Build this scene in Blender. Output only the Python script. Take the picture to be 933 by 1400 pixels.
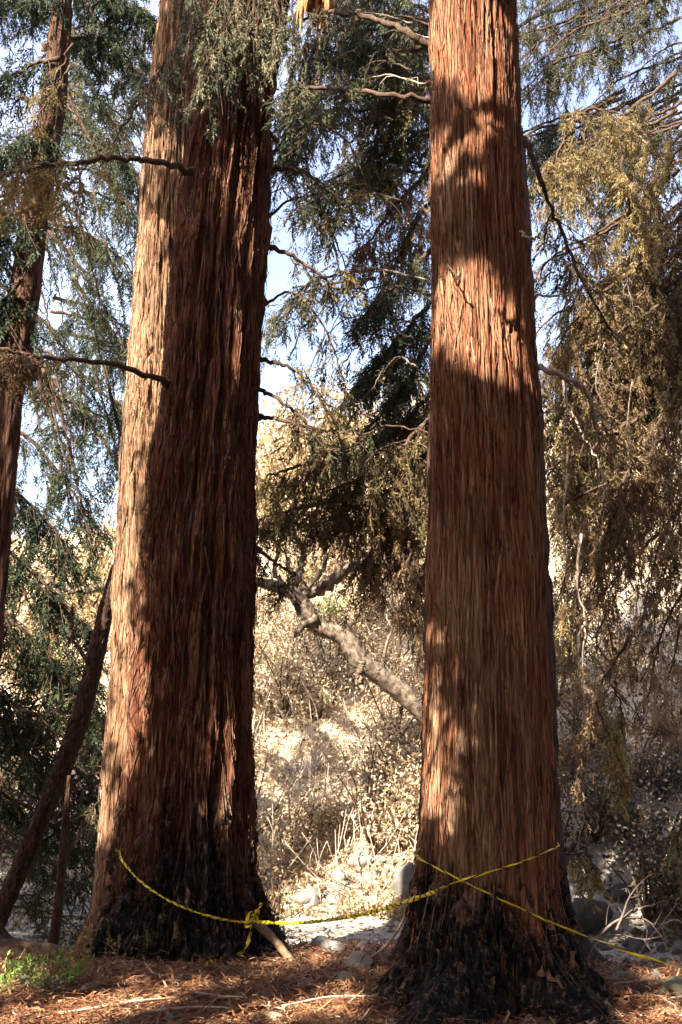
import bpy, math, random
import numpy as np
from mathutils import Vector

for o in list(bpy.data.objects):
    bpy.data.objects.remove(o)
SC = bpy.context.scene
COL = SC.collection
RNG = np.random.default_rng(7)
R = math.radians

# ------------------------------------------------------------------ camera
FPX, CU, CV, PITCH, EYE = 1374.0, 466.5, 700.0, R(12.0), 1.6
cam = bpy.data.cameras.new('camera')
cam.sensor_fit = 'VERTICAL'
cam.angle_y = 2 * math.atan(700 / FPX)
cam.clip_start, cam.clip_end = 0.05, 500
camo = bpy.data.objects.new('camera', cam)
camo.location = (0, 0, EYE)
camo.rotation_euler = (R(90) + PITCH, 0, 0)
COL.objects.link(camo)
SC.camera = camo

# ------------------------------------------------------------------ light
SUN_AZ, SUN_EL = R(217.0), R(39.0)
S = np.array([math.sin(SUN_AZ) * math.cos(SUN_EL), math.cos(SUN_AZ) * math.cos(SUN_EL), math.sin(SUN_EL)])
world = bpy.data.worlds.new('World')
SC.world = world
world.use_nodes = True
wn = world.node_tree
sky = wn.nodes.new('ShaderNodeTexSky')
sky.sky_type = 'NISHITA'
sky.sun_disc = False
sky.sun_elevation = SUN_EL
sky.sun_rotation = SUN_AZ
sky.dust_density = 2.5
# thin bright veil of high cloud over the whole sky
_tc = wn.nodes.new('ShaderNodeTexCoord')
_cn = wn.nodes.new('ShaderNodeTexNoise')
_cn.inputs['Scale'].default_value = 2.2
_cn.inputs['Detail'].default_value = 5
wn.links.new(_tc.outputs['Generated'], _cn.inputs[0])
_cr = wn.nodes.new('ShaderNodeValToRGB')
_cr.color_ramp.elements[0].position, _cr.color_ramp.elements[0].color = 0.44, (0.30, 0.12, 0.24, 1)
_cr.color_ramp.elements[1].position, _cr.color_ramp.elements[1].color = 0.80, (1.9, 1.7, 1.75, 1)
wn.links.new(_cn.outputs[0], _cr.inputs[0])
_ad = wn.nodes.new('ShaderNodeMix')
_ad.data_type, _ad.blend_type = 'RGBA', 'ADD'
_ad.clamp_result = False
_ad.inputs[0].default_value = 1.0
wn.links.new(sky.outputs[0], _ad.inputs[6])
wn.links.new(_cr.outputs[0], _ad.inputs[7])
wn.links.new(_ad.outputs[2], wn.nodes['Background'].inputs[0])
wn.nodes['Background'].inputs[1].default_value = 0.10
sl = bpy.data.lights.new('sun', 'SUN')
sl.energy = 5.0
sl.angle = R(0.5)
sl.color = (1.0, 0.91, 0.77)
so = bpy.data.objects.new('sun', sl)
so.location = (-10, -10, 25)
so.rotation_mode = 'QUATERNION'
so.rotation_quaternion = Vector(S).to_track_quat('Z', 'Y')
COL.objects.link(so)
SC.view_settings.view_transform = 'Standard'
SC.view_settings.look = 'None'
SC.view_settings.gamma = 1.0
SC.view_settings.use_curve_mapping = False
SC.view_settings.exposure = 2.3
SC.render.engine = 'CYCLES'
SC.cycles.max_bounces = 6
SC.cycles.transparent_max_bounces = 4

# ------------------------------------------------------------------ helpers
CP, SP = math.cos(PITCH), math.sin(PITCH)


def px(u, v, Y):
    """point that the photograph shows at pixel (u, v), Y metres in front of the camera"""
    x, y = (u - CU) / FPX, (CV - v) / FPX
    d = Y / (CP - y * SP)
    return np.array([x * d, Y, EYE + d * (SP + y * CP)])


def project(p):
    p = np.asarray(p, float)
    dy, dz = p[..., 1], p[..., 2] - EYE
    d = dy * CP + dz * SP
    up = -dy * SP + dz * CP
    d = np.where(np.abs(d) < 1e-3, 1e-3, d)
    return CU + p[..., 0] / d * FPX, CV - up / d * FPX, d


def tag(o, label=None, cat=None, group=None, kind=None):
    if label: o['label'] = label
    if cat: o['category'] = cat
    if group: o['group'] = group
    if kind: o['kind'] = kind
    return o


def thing(name, loc, label, cat, group=None):
    o = bpy.data.objects.new(name, None)
    o.empty_display_size = 0.2
    o.location = [float(c) for c in loc]
    COL.objects.link(o)
    return tag(o, label, cat, group)


_perm = np.random.default_rng(3).permutation(256)
_ang = np.random.default_rng(4).random(256) * 2 * np.pi
_gx, _gy = np.cos(_ang), np.sin(_ang)


def noise(x, y, per=256, seed=0):
    """2D gradient noise in about -0.7..0.7, periodic in x with integer period per"""
    x, y = np.broadcast_arrays(np.asarray(x, float), np.asarray(y, float))
    xi, yi = np.floor(x).astype(int), np.floor(y).astype(int)
    fx, fy = x - xi, y - yi
    u, v = fx * fx * fx * (fx * (fx * 6 - 15) + 10), fy * fy * fy * (fy * (fy * 6 - 15) + 10)

    def g(ix, iy, dx, dy):
        h = _perm[(_perm[((ix % per) + seed * 37) % 256] + iy + seed * 101) % 256]
        return _gx[h] * dx + _gy[h] * dy
    a, b = g(xi, yi, fx, fy), g(xi + 1, yi, fx - 1, fy)
    c, d = g(xi, yi + 1, fx, fy - 1), g(xi + 1, yi + 1, fx - 1, fy - 1)
    return (a + (b - a) * u) * (1 - v) + (c + (d - c) * u) * v


def fbm(x, y, per=256, seed=0, octs=4):
    t, a = 0, 1
    for k in range(octs):
        t = t + a * noise(x * 2 ** k, y * 2 ** k, per * 2 ** k if per * 2 ** k <= 256 else 256, seed + k)
        a *= 0.5
    return t


def sstep(a, b, x):
    t = np.clip((x - a) / (b - a), 0, 1)
    return t * t * (3 - 2 * t)


def make_mesh(name, V, F, attrs=None, smooth=True):
    V = np.asarray(V, np.float32)
    F = np.asarray(F, np.int32)
    me = bpy.data.meshes.new(name)
    n, k = F.shape
    me.vertices.add(len(V))
    me.vertices.foreach_set('co', V.ravel())
    me.loops.add(n * k)
    me.loops.foreach_set('vertex_index', F.ravel())
    me.polygons.add(n)
    me.polygons.foreach_set('loop_start', np.arange(0, n * k, k, dtype=np.int32))
    me.polygons.foreach_set('use_smooth', np.full(n, smooth))
    for key, val in (attrs or {}).items():
        at = me.attributes.new(key, 'FLOAT', 'POINT')
        at.data.foreach_set('value', np.asarray(val, np.float32))
    me.update(calc_edges=True)
    return me


def obj(name, me, mat, parent=None, kind=None):
    o = bpy.data.objects.new(name, me)
    if mat and not me.materials: me.materials.append(mat)
    COL.objects.link(o)
    if parent:
        o.parent = parent
        off = np.zeros(3)
        q = parent
        while q:
            off += np.array(q.location)
            q = q.parent
        o.location = [-c for c in off]     # meshes are written in world metres
    if kind: o['kind'] = kind
    return o


class MB:
    def __init__(s): s.V, s.F, s.T, s.n = [], [], [], 0

    def add(s, V, F, tone=0.5):
        V = np.asarray(V, float).reshape(-1, 3)
        F = np.asarray(F, int)
        if F.shape[1] == 4: F = np.concatenate([F[:, [0, 1, 2]], F[:, [0, 2, 3]]])
        s.V.append(V)
        s.F.append(F + s.n)
        s.T.append(np.broadcast_to(np.asarray(tone, float), (len(V),)))
        s.n += len(V)

    def build(s, name, mat, parent=None, kind=None, smooth=True):
        if not s.V: return None
        return obj(name, make_mesh(name, np.concatenate(s.V), np.concatenate(s.F), {'tone': np.concatenate(s.T)}, smooth), mat, parent, kind)


def spline(pts, n):
    """Catmull-Rom through points, n samples"""
    P = np.asarray(pts, float)
    if len(P) == 2: return P[0] + (P[1] - P[0]) * np.linspace(0, 1, n)[:, None]
    Q = np.vstack([2 * P[0] - P[1], P, 2 * P[-1] - P[-2]])
    t = np.linspace(0, len(P) - 1, n)
    i = np.clip(t.astype(int), 0, len(P) - 2)
    f = (t - i)[:, None]
    a, b, c, d = Q[i], Q[i + 1], Q[i + 2], Q[i + 3]
    return 0.5 * (2 * b + (c - a) * f + (2 * a - 5 * b + 4 * c - d) * f ** 2 + (3 * b - a - 3 * c + d) * f ** 3)


def unit(v): return v / np.maximum(np.linalg.norm(v, axis=-1, keepdims=True), 1e-9)


def tube(C, r, sides=8, rough=0.0, rng=RNG):
    C = np.asarray(C, float)
    n = len(C)
    r = np.broadcast_to(np.asarray(r, float), (n,))
    T = unit(np.gradient(C, axis=0))
    ref = np.array([0, 0, 1.0]) if abs(T[:, 2]).mean() < 0.8 else np.array([0, 1.0, 0])
    A = unit(np.cross(T, ref))
    B = np.cross(T, A)
    a = np.arange(sides) / sides * 2 * np.pi
    rr = r[:, None] * (1 + rough * (rng.random((n, sides)) - 0.5))
    V = C[:, None] + rr[..., None] * (np.cos(a)[None, :, None] * A[:, None] + np.sin(a)[None, :, None] * B[:, None])
    i = np.arange(n - 1)[:, None] * sides
    j = np.arange(sides)[None]
    k = (j + 1) % sides
    F = np.stack([i + j, i + k, i + sides + k, i + sides + j], -1).reshape(-1, 4)
    V = np.vstack([V.reshape(-1, 3), C[:1], C[-1:]])
    F3 = np.concatenate([F[:, [0, 1, 2]], F[:, [0, 2, 3]],
                         np.stack([np.arange(sides), np.full(sides, n * sides), (np.arange(sides) + 1) % sides], -1)[:, ::1],
                         np.stack([(n - 1) * sides + np.arange(sides), (n - 1) * sides + (np.arange(sides) + 1) % sides, np.full(sides, n * sides + 1)], -1)])
    return V, F3


# ------------------------------------------------------------------ materials
def mat_base(name):
    m = bpy.data.materials.new(name)
    m.use_nodes = True
    nt = m.node_tree
    b = nt.nodes['Principled BSDF']
    b.inputs['Specular IOR Level'].default_value = 0.15
    b.inputs['Roughness'].default_value = 0.85
    return m, nt, b


def ramp(nt, fac, cols):
    r = nt.nodes.new('ShaderNodeValToRGB')
    el = r.color_ramp.elements
    while len(el) < len(cols): el.new(0.5)
    for e, (p, c) in zip(el, cols):
        e.position = p
        e.color = (*c, 1)
    nt.links.new(fac, r.inputs[0])
    return r.outputs[0]


def noise_node(nt, scale, detail=5, stretch=(1, 1, 1), rough=0.6, coord='Object'):
    tc = nt.nodes.new('ShaderNodeTexCoord')
    mp = nt.nodes.new('ShaderNodeMapping')
    mp.inputs['Scale'].default_value = stretch
    nz = nt.nodes.new('ShaderNodeTexNoise')
    nz.inputs['Scale'].default_value = scale
    nz.inputs['Detail'].default_value = detail
    nz.inputs['Roughness'].default_value = rough
    nt.links.new(tc.outputs[coord], mp.inputs[0])
    nt.links.new(mp.outputs[0], nz.inputs[0])
    return nz.outputs[0]


def attr_node(nt, name):
    a = nt.nodes.new('ShaderNodeAttribute')
    a.attribute_name = name
    return a.outputs['Fac']


def mix(nt, fac, a, b, mode='MIX'):
    m = nt.nodes.new('ShaderNodeMix')
    m.data_type = 'RGBA'
    m.blend_type = mode
    for s, v in ((m.inputs[0], fac), (m.inputs[6], a), (m.inputs[7], b)):
        if isinstance(v, (int, float)): s.default_value = v
        elif isinstance(v, tuple): s.default_value = (*v, 1)
        else: nt.links.new(v, s)
    return m.outputs[2]


def math_node(nt, op, a, b, clamp=True):
    m = nt.nodes.new('ShaderNodeMath')
    m.operation = op
    m.use_clamp = clamp
    for s, v in zip(m.inputs, (a, b)):
        if isinstance(v, (int, float)): s.default_value = v
        else: nt.links.new(v, s)
    return m.outputs[0]


def bump(nt, b, h, strength, dist):
    n = nt.nodes.new('ShaderNodeBump')
    n.inputs['Strength'].default_value = strength
    n.inputs['Distance'].default_value = dist
    nt.links.new(h, n.inputs['Height'])
    nt.links.new(n.outputs[0], b.inputs['Normal'])


def bark_mat(name, dark, mid, light, pale, bump_d=0.006, fs=60, st=0.07, vs=26, vz=0.11):
    m, nt, b = mat_base(name)
    fib = noise_node(nt, fs, 8, (1, 1, st), 0.72)
    big = noise_node(nt, 11, 5, (1, 1, 0.10), 0.65)
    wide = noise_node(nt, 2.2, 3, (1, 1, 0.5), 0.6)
    f2 = math_node(nt, 'ADD', math_node(nt, 'MULTIPLY', fib, 0.6, False), math_node(nt, 'MULTIPLY', big, 0.4, False), False)
    col = ramp(nt, f2, [(0.39, dark), (0.50, mid), (0.62, light)])
    patches = ramp(nt, wide, [(0.36, (0.72, 0.64, 0.60)), (0.62, (1.18, 1.18, 1.18))])  # broad random patches of bark tone
    col = mix(nt, 1.0, col, patches, 'MULTIPLY')
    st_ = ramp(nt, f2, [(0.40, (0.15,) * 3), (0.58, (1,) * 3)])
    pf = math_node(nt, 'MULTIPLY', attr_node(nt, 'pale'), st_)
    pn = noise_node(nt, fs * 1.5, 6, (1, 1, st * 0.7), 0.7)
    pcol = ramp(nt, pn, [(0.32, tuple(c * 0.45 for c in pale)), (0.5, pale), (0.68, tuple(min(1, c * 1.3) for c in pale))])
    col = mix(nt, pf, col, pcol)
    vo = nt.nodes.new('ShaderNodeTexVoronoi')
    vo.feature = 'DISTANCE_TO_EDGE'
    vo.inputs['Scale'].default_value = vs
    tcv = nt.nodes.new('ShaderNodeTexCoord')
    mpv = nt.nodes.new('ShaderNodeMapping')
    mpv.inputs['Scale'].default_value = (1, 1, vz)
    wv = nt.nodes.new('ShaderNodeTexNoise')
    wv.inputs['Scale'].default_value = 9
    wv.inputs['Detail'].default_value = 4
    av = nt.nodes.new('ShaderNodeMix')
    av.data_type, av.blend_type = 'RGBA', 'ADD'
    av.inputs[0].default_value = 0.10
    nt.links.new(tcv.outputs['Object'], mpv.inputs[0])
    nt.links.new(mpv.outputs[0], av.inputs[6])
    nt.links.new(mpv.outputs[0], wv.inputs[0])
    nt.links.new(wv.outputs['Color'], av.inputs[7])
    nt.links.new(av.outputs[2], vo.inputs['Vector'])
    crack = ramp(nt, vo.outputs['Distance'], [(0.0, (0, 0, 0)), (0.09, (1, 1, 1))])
    ctint = ramp(nt, vo.outputs['Distance'], [(0.0, (0.42, 0.34, 0.30)), (0.07, (1, 1, 1))])  # cracks also darkened in the bark colour, along the lines the bump follows
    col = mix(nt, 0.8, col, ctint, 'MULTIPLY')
    cn = noise_node(nt, 30, 6, (1, 1, 0.34), 0.7)
    ccol = ramp(nt, cn, [(0.47, (0.008, 0.007, 0.007)), (0.56, (0.040, 0.028, 0.022)), (0.66, (0.20, 0.145, 0.105))])
    col = mix(nt, attr_node(nt, 'char'), col, ccol)
    nt.links.new(col, b.inputs['Base Color'])
    f2 = math_node(nt, 'ADD', f2, math_node(nt, 'MULTIPLY', crack, 0.55, False), False)
    hs = math_node(nt, 'ADD', f2, math_node(nt, 'MULTIPLY', noise_node(nt, fs * 2.6, 4, (1, 1, st * 1.6), 0.65), 0.45, False), False)
    bump(nt, b, hs, 1.0, bump_d)
    return m


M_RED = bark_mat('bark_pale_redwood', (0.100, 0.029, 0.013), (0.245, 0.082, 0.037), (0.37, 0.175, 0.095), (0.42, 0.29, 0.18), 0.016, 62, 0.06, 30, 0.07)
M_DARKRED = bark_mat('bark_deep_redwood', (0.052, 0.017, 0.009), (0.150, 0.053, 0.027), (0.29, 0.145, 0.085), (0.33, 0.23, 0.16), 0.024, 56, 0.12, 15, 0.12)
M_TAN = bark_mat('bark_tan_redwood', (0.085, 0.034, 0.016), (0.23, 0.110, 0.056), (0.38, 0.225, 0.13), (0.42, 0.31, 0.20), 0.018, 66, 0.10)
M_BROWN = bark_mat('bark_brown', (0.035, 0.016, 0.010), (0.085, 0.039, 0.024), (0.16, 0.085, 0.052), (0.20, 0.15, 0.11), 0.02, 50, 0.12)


def simple_mat(name, cols, scale=20, stretch=(1, 1, 1), bump_s=0.5, bump_d=0.01, tone=0.0, rough=0.85, coord='Object'):
    m, nt, b = mat_base(name)
    n = noise_node(nt, scale, 6, stretch, 0.65, coord)
    if tone:
        n2 = math_node(nt, 'ADD', math_node(nt, 'MULTIPLY', n, 1 - tone, False), math_node(nt, 'MULTIPLY', attr_node(nt, 'tone'), tone, False))
    else: n2 = n
    k = len(cols)
    nt.links.new(ramp(nt, n2, [(0.28 + 0.46 * i / max(1, k - 1), c) for i, c in enumerate(cols)]), b.inputs['Base Color'])
    b.inputs['Roughness'].default_value = rough
    if bump_s: bump(nt, b, n, bump_s, bump_d)
    return m


def leaf_mat(name, cols, trans=0.35):
    m = bpy.data.materials.new(name)
    m.use_nodes = True
    nt = m.node_tree
    b = nt.nodes['Principled BSDF']
    b.inputs['Specular IOR Level'].default_value = 0.25
    b.inputs['Roughness'].default_value = 0.6
    k = len(cols)
    c = ramp(nt, attr_node(nt, 'tone'), [(0.02 + 0.96 * i / max(1, k - 1), c) for i, c in enumerate(cols)])
    nt.links.new(c, b.inputs['Base Color'])
    t = nt.nodes.new('ShaderNodeBsdfTranslucent')
    nt.links.new(c, t.inputs[0])
    mx = nt.nodes.new('ShaderNodeMixShader')
    mx.inputs[0].default_value = trans
    nt.links.new(b.outputs[0], mx.inputs[1])
    nt.links.new(t.outputs[0], mx.inputs[2])
    nt.links.new(mx.outputs[0], nt.nodes['Material Output'].inputs[0])
    return m


L_GREEN = leaf_mat('leaf_deep_green', [(0.016, 0.028, 0.015), (0.034, 0.052, 0.026), (0.066, 0.084, 0.038), (0.125, 0.125, 0.058)])
L_OLIVE = leaf_mat('leaf_olive_brown', [(0.06, 0.050, 0.022), (0.14, 0.108, 0.045), (0.23, 0.17, 0.072), (0.34, 0.25, 0.115)], 0.45)
L_SAGE = leaf_mat('leaf_sage', [(0.035, 0.045, 0.026), (0.085, 0.095, 0.055), (0.15, 0.15, 0.085), (0.25, 0.22, 0.13)])
L_BROWN = leaf_mat('leaf_dry_brown', [(0.075, 0.045, 0.024), (0.17, 0.108, 0.053), (0.27, 0.18, 0.092), (0.40, 0.29, 0.17)], 0.45)
L_TAN = leaf_mat('leaf_tan', [(0.20, 0.125, 0.062), (0.43, 0.305, 0.170), (0.60, 0.475, 0.300), (0.74, 0.64, 0.47)])
L_GOLD = leaf_mat('leaf_golden', [(0.10, 0.065, 0.025), (0.22, 0.15, 0.05), (0.34, 0.25, 0.09), (0.44, 0.34, 0.16)])
L_MIXED = leaf_mat('leaf_green_to_brown', [(0.022, 0.034, 0.018), (0.05, 0.062, 0.030), (0.10, 0.088, 0.042), (0.21, 0.15, 0.08)])
L_LIME = leaf_mat('leaf_fresh_green', [(0.10, 0.15, 0.03), (0.17, 0.25, 0.05), (0.26, 0.34, 0.09)])
L_YELLOW = leaf_mat('leaf_yellow_green', [(0.13, 0.13, 0.03), (0.26, 0.26, 0.07), (0.38, 0.34, 0.12)])
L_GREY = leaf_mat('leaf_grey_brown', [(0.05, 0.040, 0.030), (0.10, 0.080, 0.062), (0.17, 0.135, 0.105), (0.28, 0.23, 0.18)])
M_WOOD = simple_mat('branch_wood', [(0.035, 0.022, 0.015), (0.085, 0.052, 0.034), (0.15, 0.10, 0.07)], 30, (1, 1, 1), 0.6, 0.004)
M_PALEWOOD = simple_mat('pale_dead_wood', [(0.22, 0.16, 0.12), (0.40, 0.31, 0.245), (0.56, 0.47, 0.39)], 30, (1, 1, 1), 0.6, 0.004)
M_STICK = simple_mat('brown_dead_wood', [(0.10, 0.06, 0.038), (0.20, 0.125, 0.08), (0.30, 0.20, 0.135)], 30, (1, 1, 1), 0.6, 0.004)
M_BONE = simple_mat('weathered_twig_wood', [(0.08, 0.055, 0.045), (0.18, 0.13, 0.11), (0.30, 0.235, 0.205)], 40, (1, 1, 1), 0.8, 0.004)
M_SYC = simple_mat('mottled_grey_bark', [(0.055, 0.036, 0.025), (0.125, 0.088, 0.062), (0.26, 0.205, 0.155), (0.12, 0.085, 0.06)], 12, (1, 1, 1), 0.5, 0.01)
M_SPLINT = simple_mat('splintered_heartwood', [(0.17, 0.062, 0.024), (0.33, 0.15, 0.065), (0.46, 0.27, 0.14)], 34, (1, 1, 0.1), 0.6, 0.006)

ORD = ['leftmost', 'second from left', 'third from left', 'fourth from left', 'fifth from left', 'sixth from left', 'seventh from left', 'eighth from left', 'ninth from left', 'tenth from left',
       'eleventh from left', 'twelfth from left', 'thirteenth from left', 'fourteenth from left', 'fifteenth from left', 'sixteenth from left', 'seventeenth from left', 'eighteenth from left', 'nineteenth from left', 'twentieth from left']


def single_out(items):
    """items: (object, u, description); alike descriptions are told apart by their order from the left"""
    by = {}
    for it in items: by.setdefault(it[2], []).append(it)
    for desc, L in by.items():
        L.sort(key=lambda t: t[1])
        for k, (o, u, _) in enumerate(L):
            o['label'] = desc if len(L) == 1 else '%s of the %s' % (ORD[min(k, 19)], plural(desc))


def plural(d):
    w = d.split(' ')
    for i, x in enumerate(w):
        if x in ('shrub', 'bush', 'rock', 'weed', 'twig', 'oak'):
            w[i] = x + ('es' if x == 'bush' else 's')
            break
    return ' '.join(w)


def where_gap(u): return 'by the furrowed trunk' if u < 400 else 'left of the limb' if u < 470 else 'under the limb' if u < 540 else 'by the red trunk'
def where_up(y, a, b): return 'low on' if y < a + (b - a) * 0.25 else 'partway up' if y < a + (b - a) * 0.5 else 'high on' if y < a + (b - a) * 0.75 else 'atop'


# ------------------------------------------------------------------ terrain
def gz(x, y):
    x, y = np.asarray(x, float), np.asarray(y, float)
    edge = 8.25 + 0.30 * noise(x * 0.7, y * 0 + 3.3) - 0.9 * sstep(1.2, 2.6, x) - 0.2 * sstep(-2.2, -3.4, x)
    z = -0.62 * sstep(edge - 0.2, edge + 1.9, y)
    z = z - 0.07 * sstep(6.9, 7.9, y)
    z = z - 0.16 * sstep(-1.9, -2.6, x) * sstep(9.5, 7.0, y)
    hy = np.maximum(0, y - (12.6 + 0.8 * noise(x * 0.3, y * 0 + 9.1) - 0.35 * np.clip(x - 1.5, 0, 4)))
    hill = 0.60 * np.minimum(hy, 19) + 0.10 * np.clip(hy - 19, 0, 30)
    hill = hill * (1 - 0.28 * sstep(-1.5, -6, x))
    z = z + hill * (1 + 0.12 * noise(x * 0.15, y * 0.15)) + 0.5 * noise(x * 0.5, y * 0.4, seed=4) * sstep(0, 3, hy)
    near = 0.035 * noise(x * 2.2, y * 2.2, seed=5) + 0.018 * noise(x * 6, y * 6, seed=6)
    return z + near


def terrain(name, xs, ys, mat):
    X, Y = np.meshgrid(xs, ys)
    V = np.stack([X, Y, gz(X, Y)], -1).reshape(-1, 3)
    n = len(xs)
    i = (np.arange(len(ys) - 1)[:, None] * n + np.arange(n - 1)[None]).ravel()
    return tag(obj(name, make_mesh(name, V, np.stack([i, i + 1, i + n + 1, i + n], -1)), mat), kind='structure')


M_SOIL = simple_mat('needle_soil', [(0.05, 0.024, 0.014), (0.12, 0.055, 0.030), (0.22, 0.115, 0.062), (0.33, 0.21, 0.13)], 14, (1, 1, 1), 0.9, 0.02)
M_BED = simple_mat('creek_soil', [(0.18, 0.155, 0.125), (0.34, 0.30, 0.25), (0.50, 0.455, 0.39)], 9, (1, 1, 1), 0.9, 0.03)
M_HILL = simple_mat('hill_soil', [(0.26, 0.19, 0.12), (0.43, 0.35, 0.245), (0.58, 0.51, 0.40)], 3, (1, 1, 1), 0.9, 0.06)
xs = np.unique(np.concatenate([np.linspace(-90, -6, 24), np.linspace(-6, 6, 130), np.linspace(6, 90, 24)]))
terrain('ground', xs, np.unique(np.concatenate([np.linspace(-80, 4, 24), np.linspace(4, 9.6, 90)])), M_SOIL)
terrain('creek_bed', xs, np.linspace(9.6, 13.4, 50), M_BED)
terrain('hillside', xs, np.unique(np.concatenate([np.linspace(13.4, 32, 90), np.linspace(32, 140, 20)])), M_HILL)

# ------------------------------------------------------------------ trunks
def profile(Y, rows, ztop=13.5, zbot=-0.35):
    z, x, r = [], [], []
    for v, ul, ur in rows:
        yy = (CV - v) / FPX
        d = Y / (CP - yy * SP)
        z.append(EYE + d * (SP + yy * CP))
        x.append(((ul + ur) / 2 - CU) / FPX * d)
        r.append((ur - ul) / 2 / FPX * d)
    o = np.argsort(z)
    z, x, r = np.array(z)[o], np.array(x)[o], np.array(r)[o]
    zz = np.linspace(zbot, ztop, 240)
    sx = (x[-1] - x[-2]) / (z[-1] - z[-2]) if len(z) > 1 else 0
    xx = np.interp(zz, z, x) + np.clip(zz - z[-1], 0, None) * sx * 0.5
    rr = np.interp(zz, z, r) - np.clip(zz - z[-1], 0, None) * 0.012
    ker = np.hanning(25); ker /= ker.sum()
    sm = lambda a: np.convolve(np.pad(a, 12, mode='edge'), ker, mode='valid')
    return dict(Y=Y, z=zz, x=sm(xx), r=np.maximum(0.05, sm(rr)))


def relief_deep(s, z, seed, circ):
    N = max(6, int(round(circ / 0.105)))
    w = s + 0.022 * noise(s * 5, z * 0.55, 5, seed) + 0.008 * noise(s * 22, z * 1.9, 22, seed + 9)
    a = noise(w * N, z * 0.42, N, seed + 1) + 0.22 * noise(w * N * 2, z * 1.1, N * 2, seed + 12)
    plates = np.clip(np.abs(a) * 3.4, 0, 1) ** 0.6
    b = noise(w * N * 2, z * 0.75, N * 2, seed + 3) + 0.3 * noise(w * N * 4, z * 2.5, N * 4, seed + 13)
    mid = np.clip(np.abs(b) * 3.2, 0, 1) ** 0.7
    lo = noise(w * 9, z * 0.35, 9, seed + 2)
    step = sstep(-0.03, 0.03, noise(w * int(N * 1.5), z * 0.9, int(N * 1.5), seed + 5))
    f = noise(w * N * 5, z * 2.6, min(256, N * 5), seed + 4) + 0.6 * noise(w * min(250, N * 7), z * 5, min(250, N * 7), seed + 14)
    rope = np.clip(np.abs(noise(w * N * 0.55 + 0.2 * noise(s * N * 2, z * 3, N * 2, seed + 16), z * 0.45, max(4, int(N * 0.55)), seed + 15)) * 3.2, 0, 1) ** 0.5
    return 0.46 * plates + 0.36 * rope + 0.30 * mid + 0.3 * lo + 0.22 * step + 0.30 * f - 0.12


def relief_straps(s, z, seed, circ):
    N = max(6, int(round(circ / 0.10)))
    w = s + 0.012 * noise(s * 4, z * 0.35, 4, seed) + 0.004 * noise(s * 24, z * 1.4, 24, seed + 9)
    h = 0
    for k, (m, fz, amp, sharp) in enumerate([(1, 0.30, 0.22, 0.03), (2, 0.55, 0.26, 0.03), (3, 1.0, 0.28, 0.04), (5, 1.7, 0.30, 0.05), (8, 2.6, 0.22, 0.07)]):
        q = min(250, int(N * m))
        h = h + amp * sstep(-sharp, sharp, noise(w * q, z * fz, q, seed + 1 + k) + 0.06 * noise(w * q * 3, z * 5, min(250, q * 3), seed + 15))
    a = noise(w * N * 2, z * 0.6, N * 2, seed + 7)
    h = h + 0.45 * np.clip(np.abs(a) * 6, 0, 1)
    f = noise(w * min(250, N * 8), z * 3.0, min(250, N * 8), seed + 8)
    return h + 0.26 * f - 0.1 + 0.3 * noise(s * 5, z * 0.3, 5, seed + 6)


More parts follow.
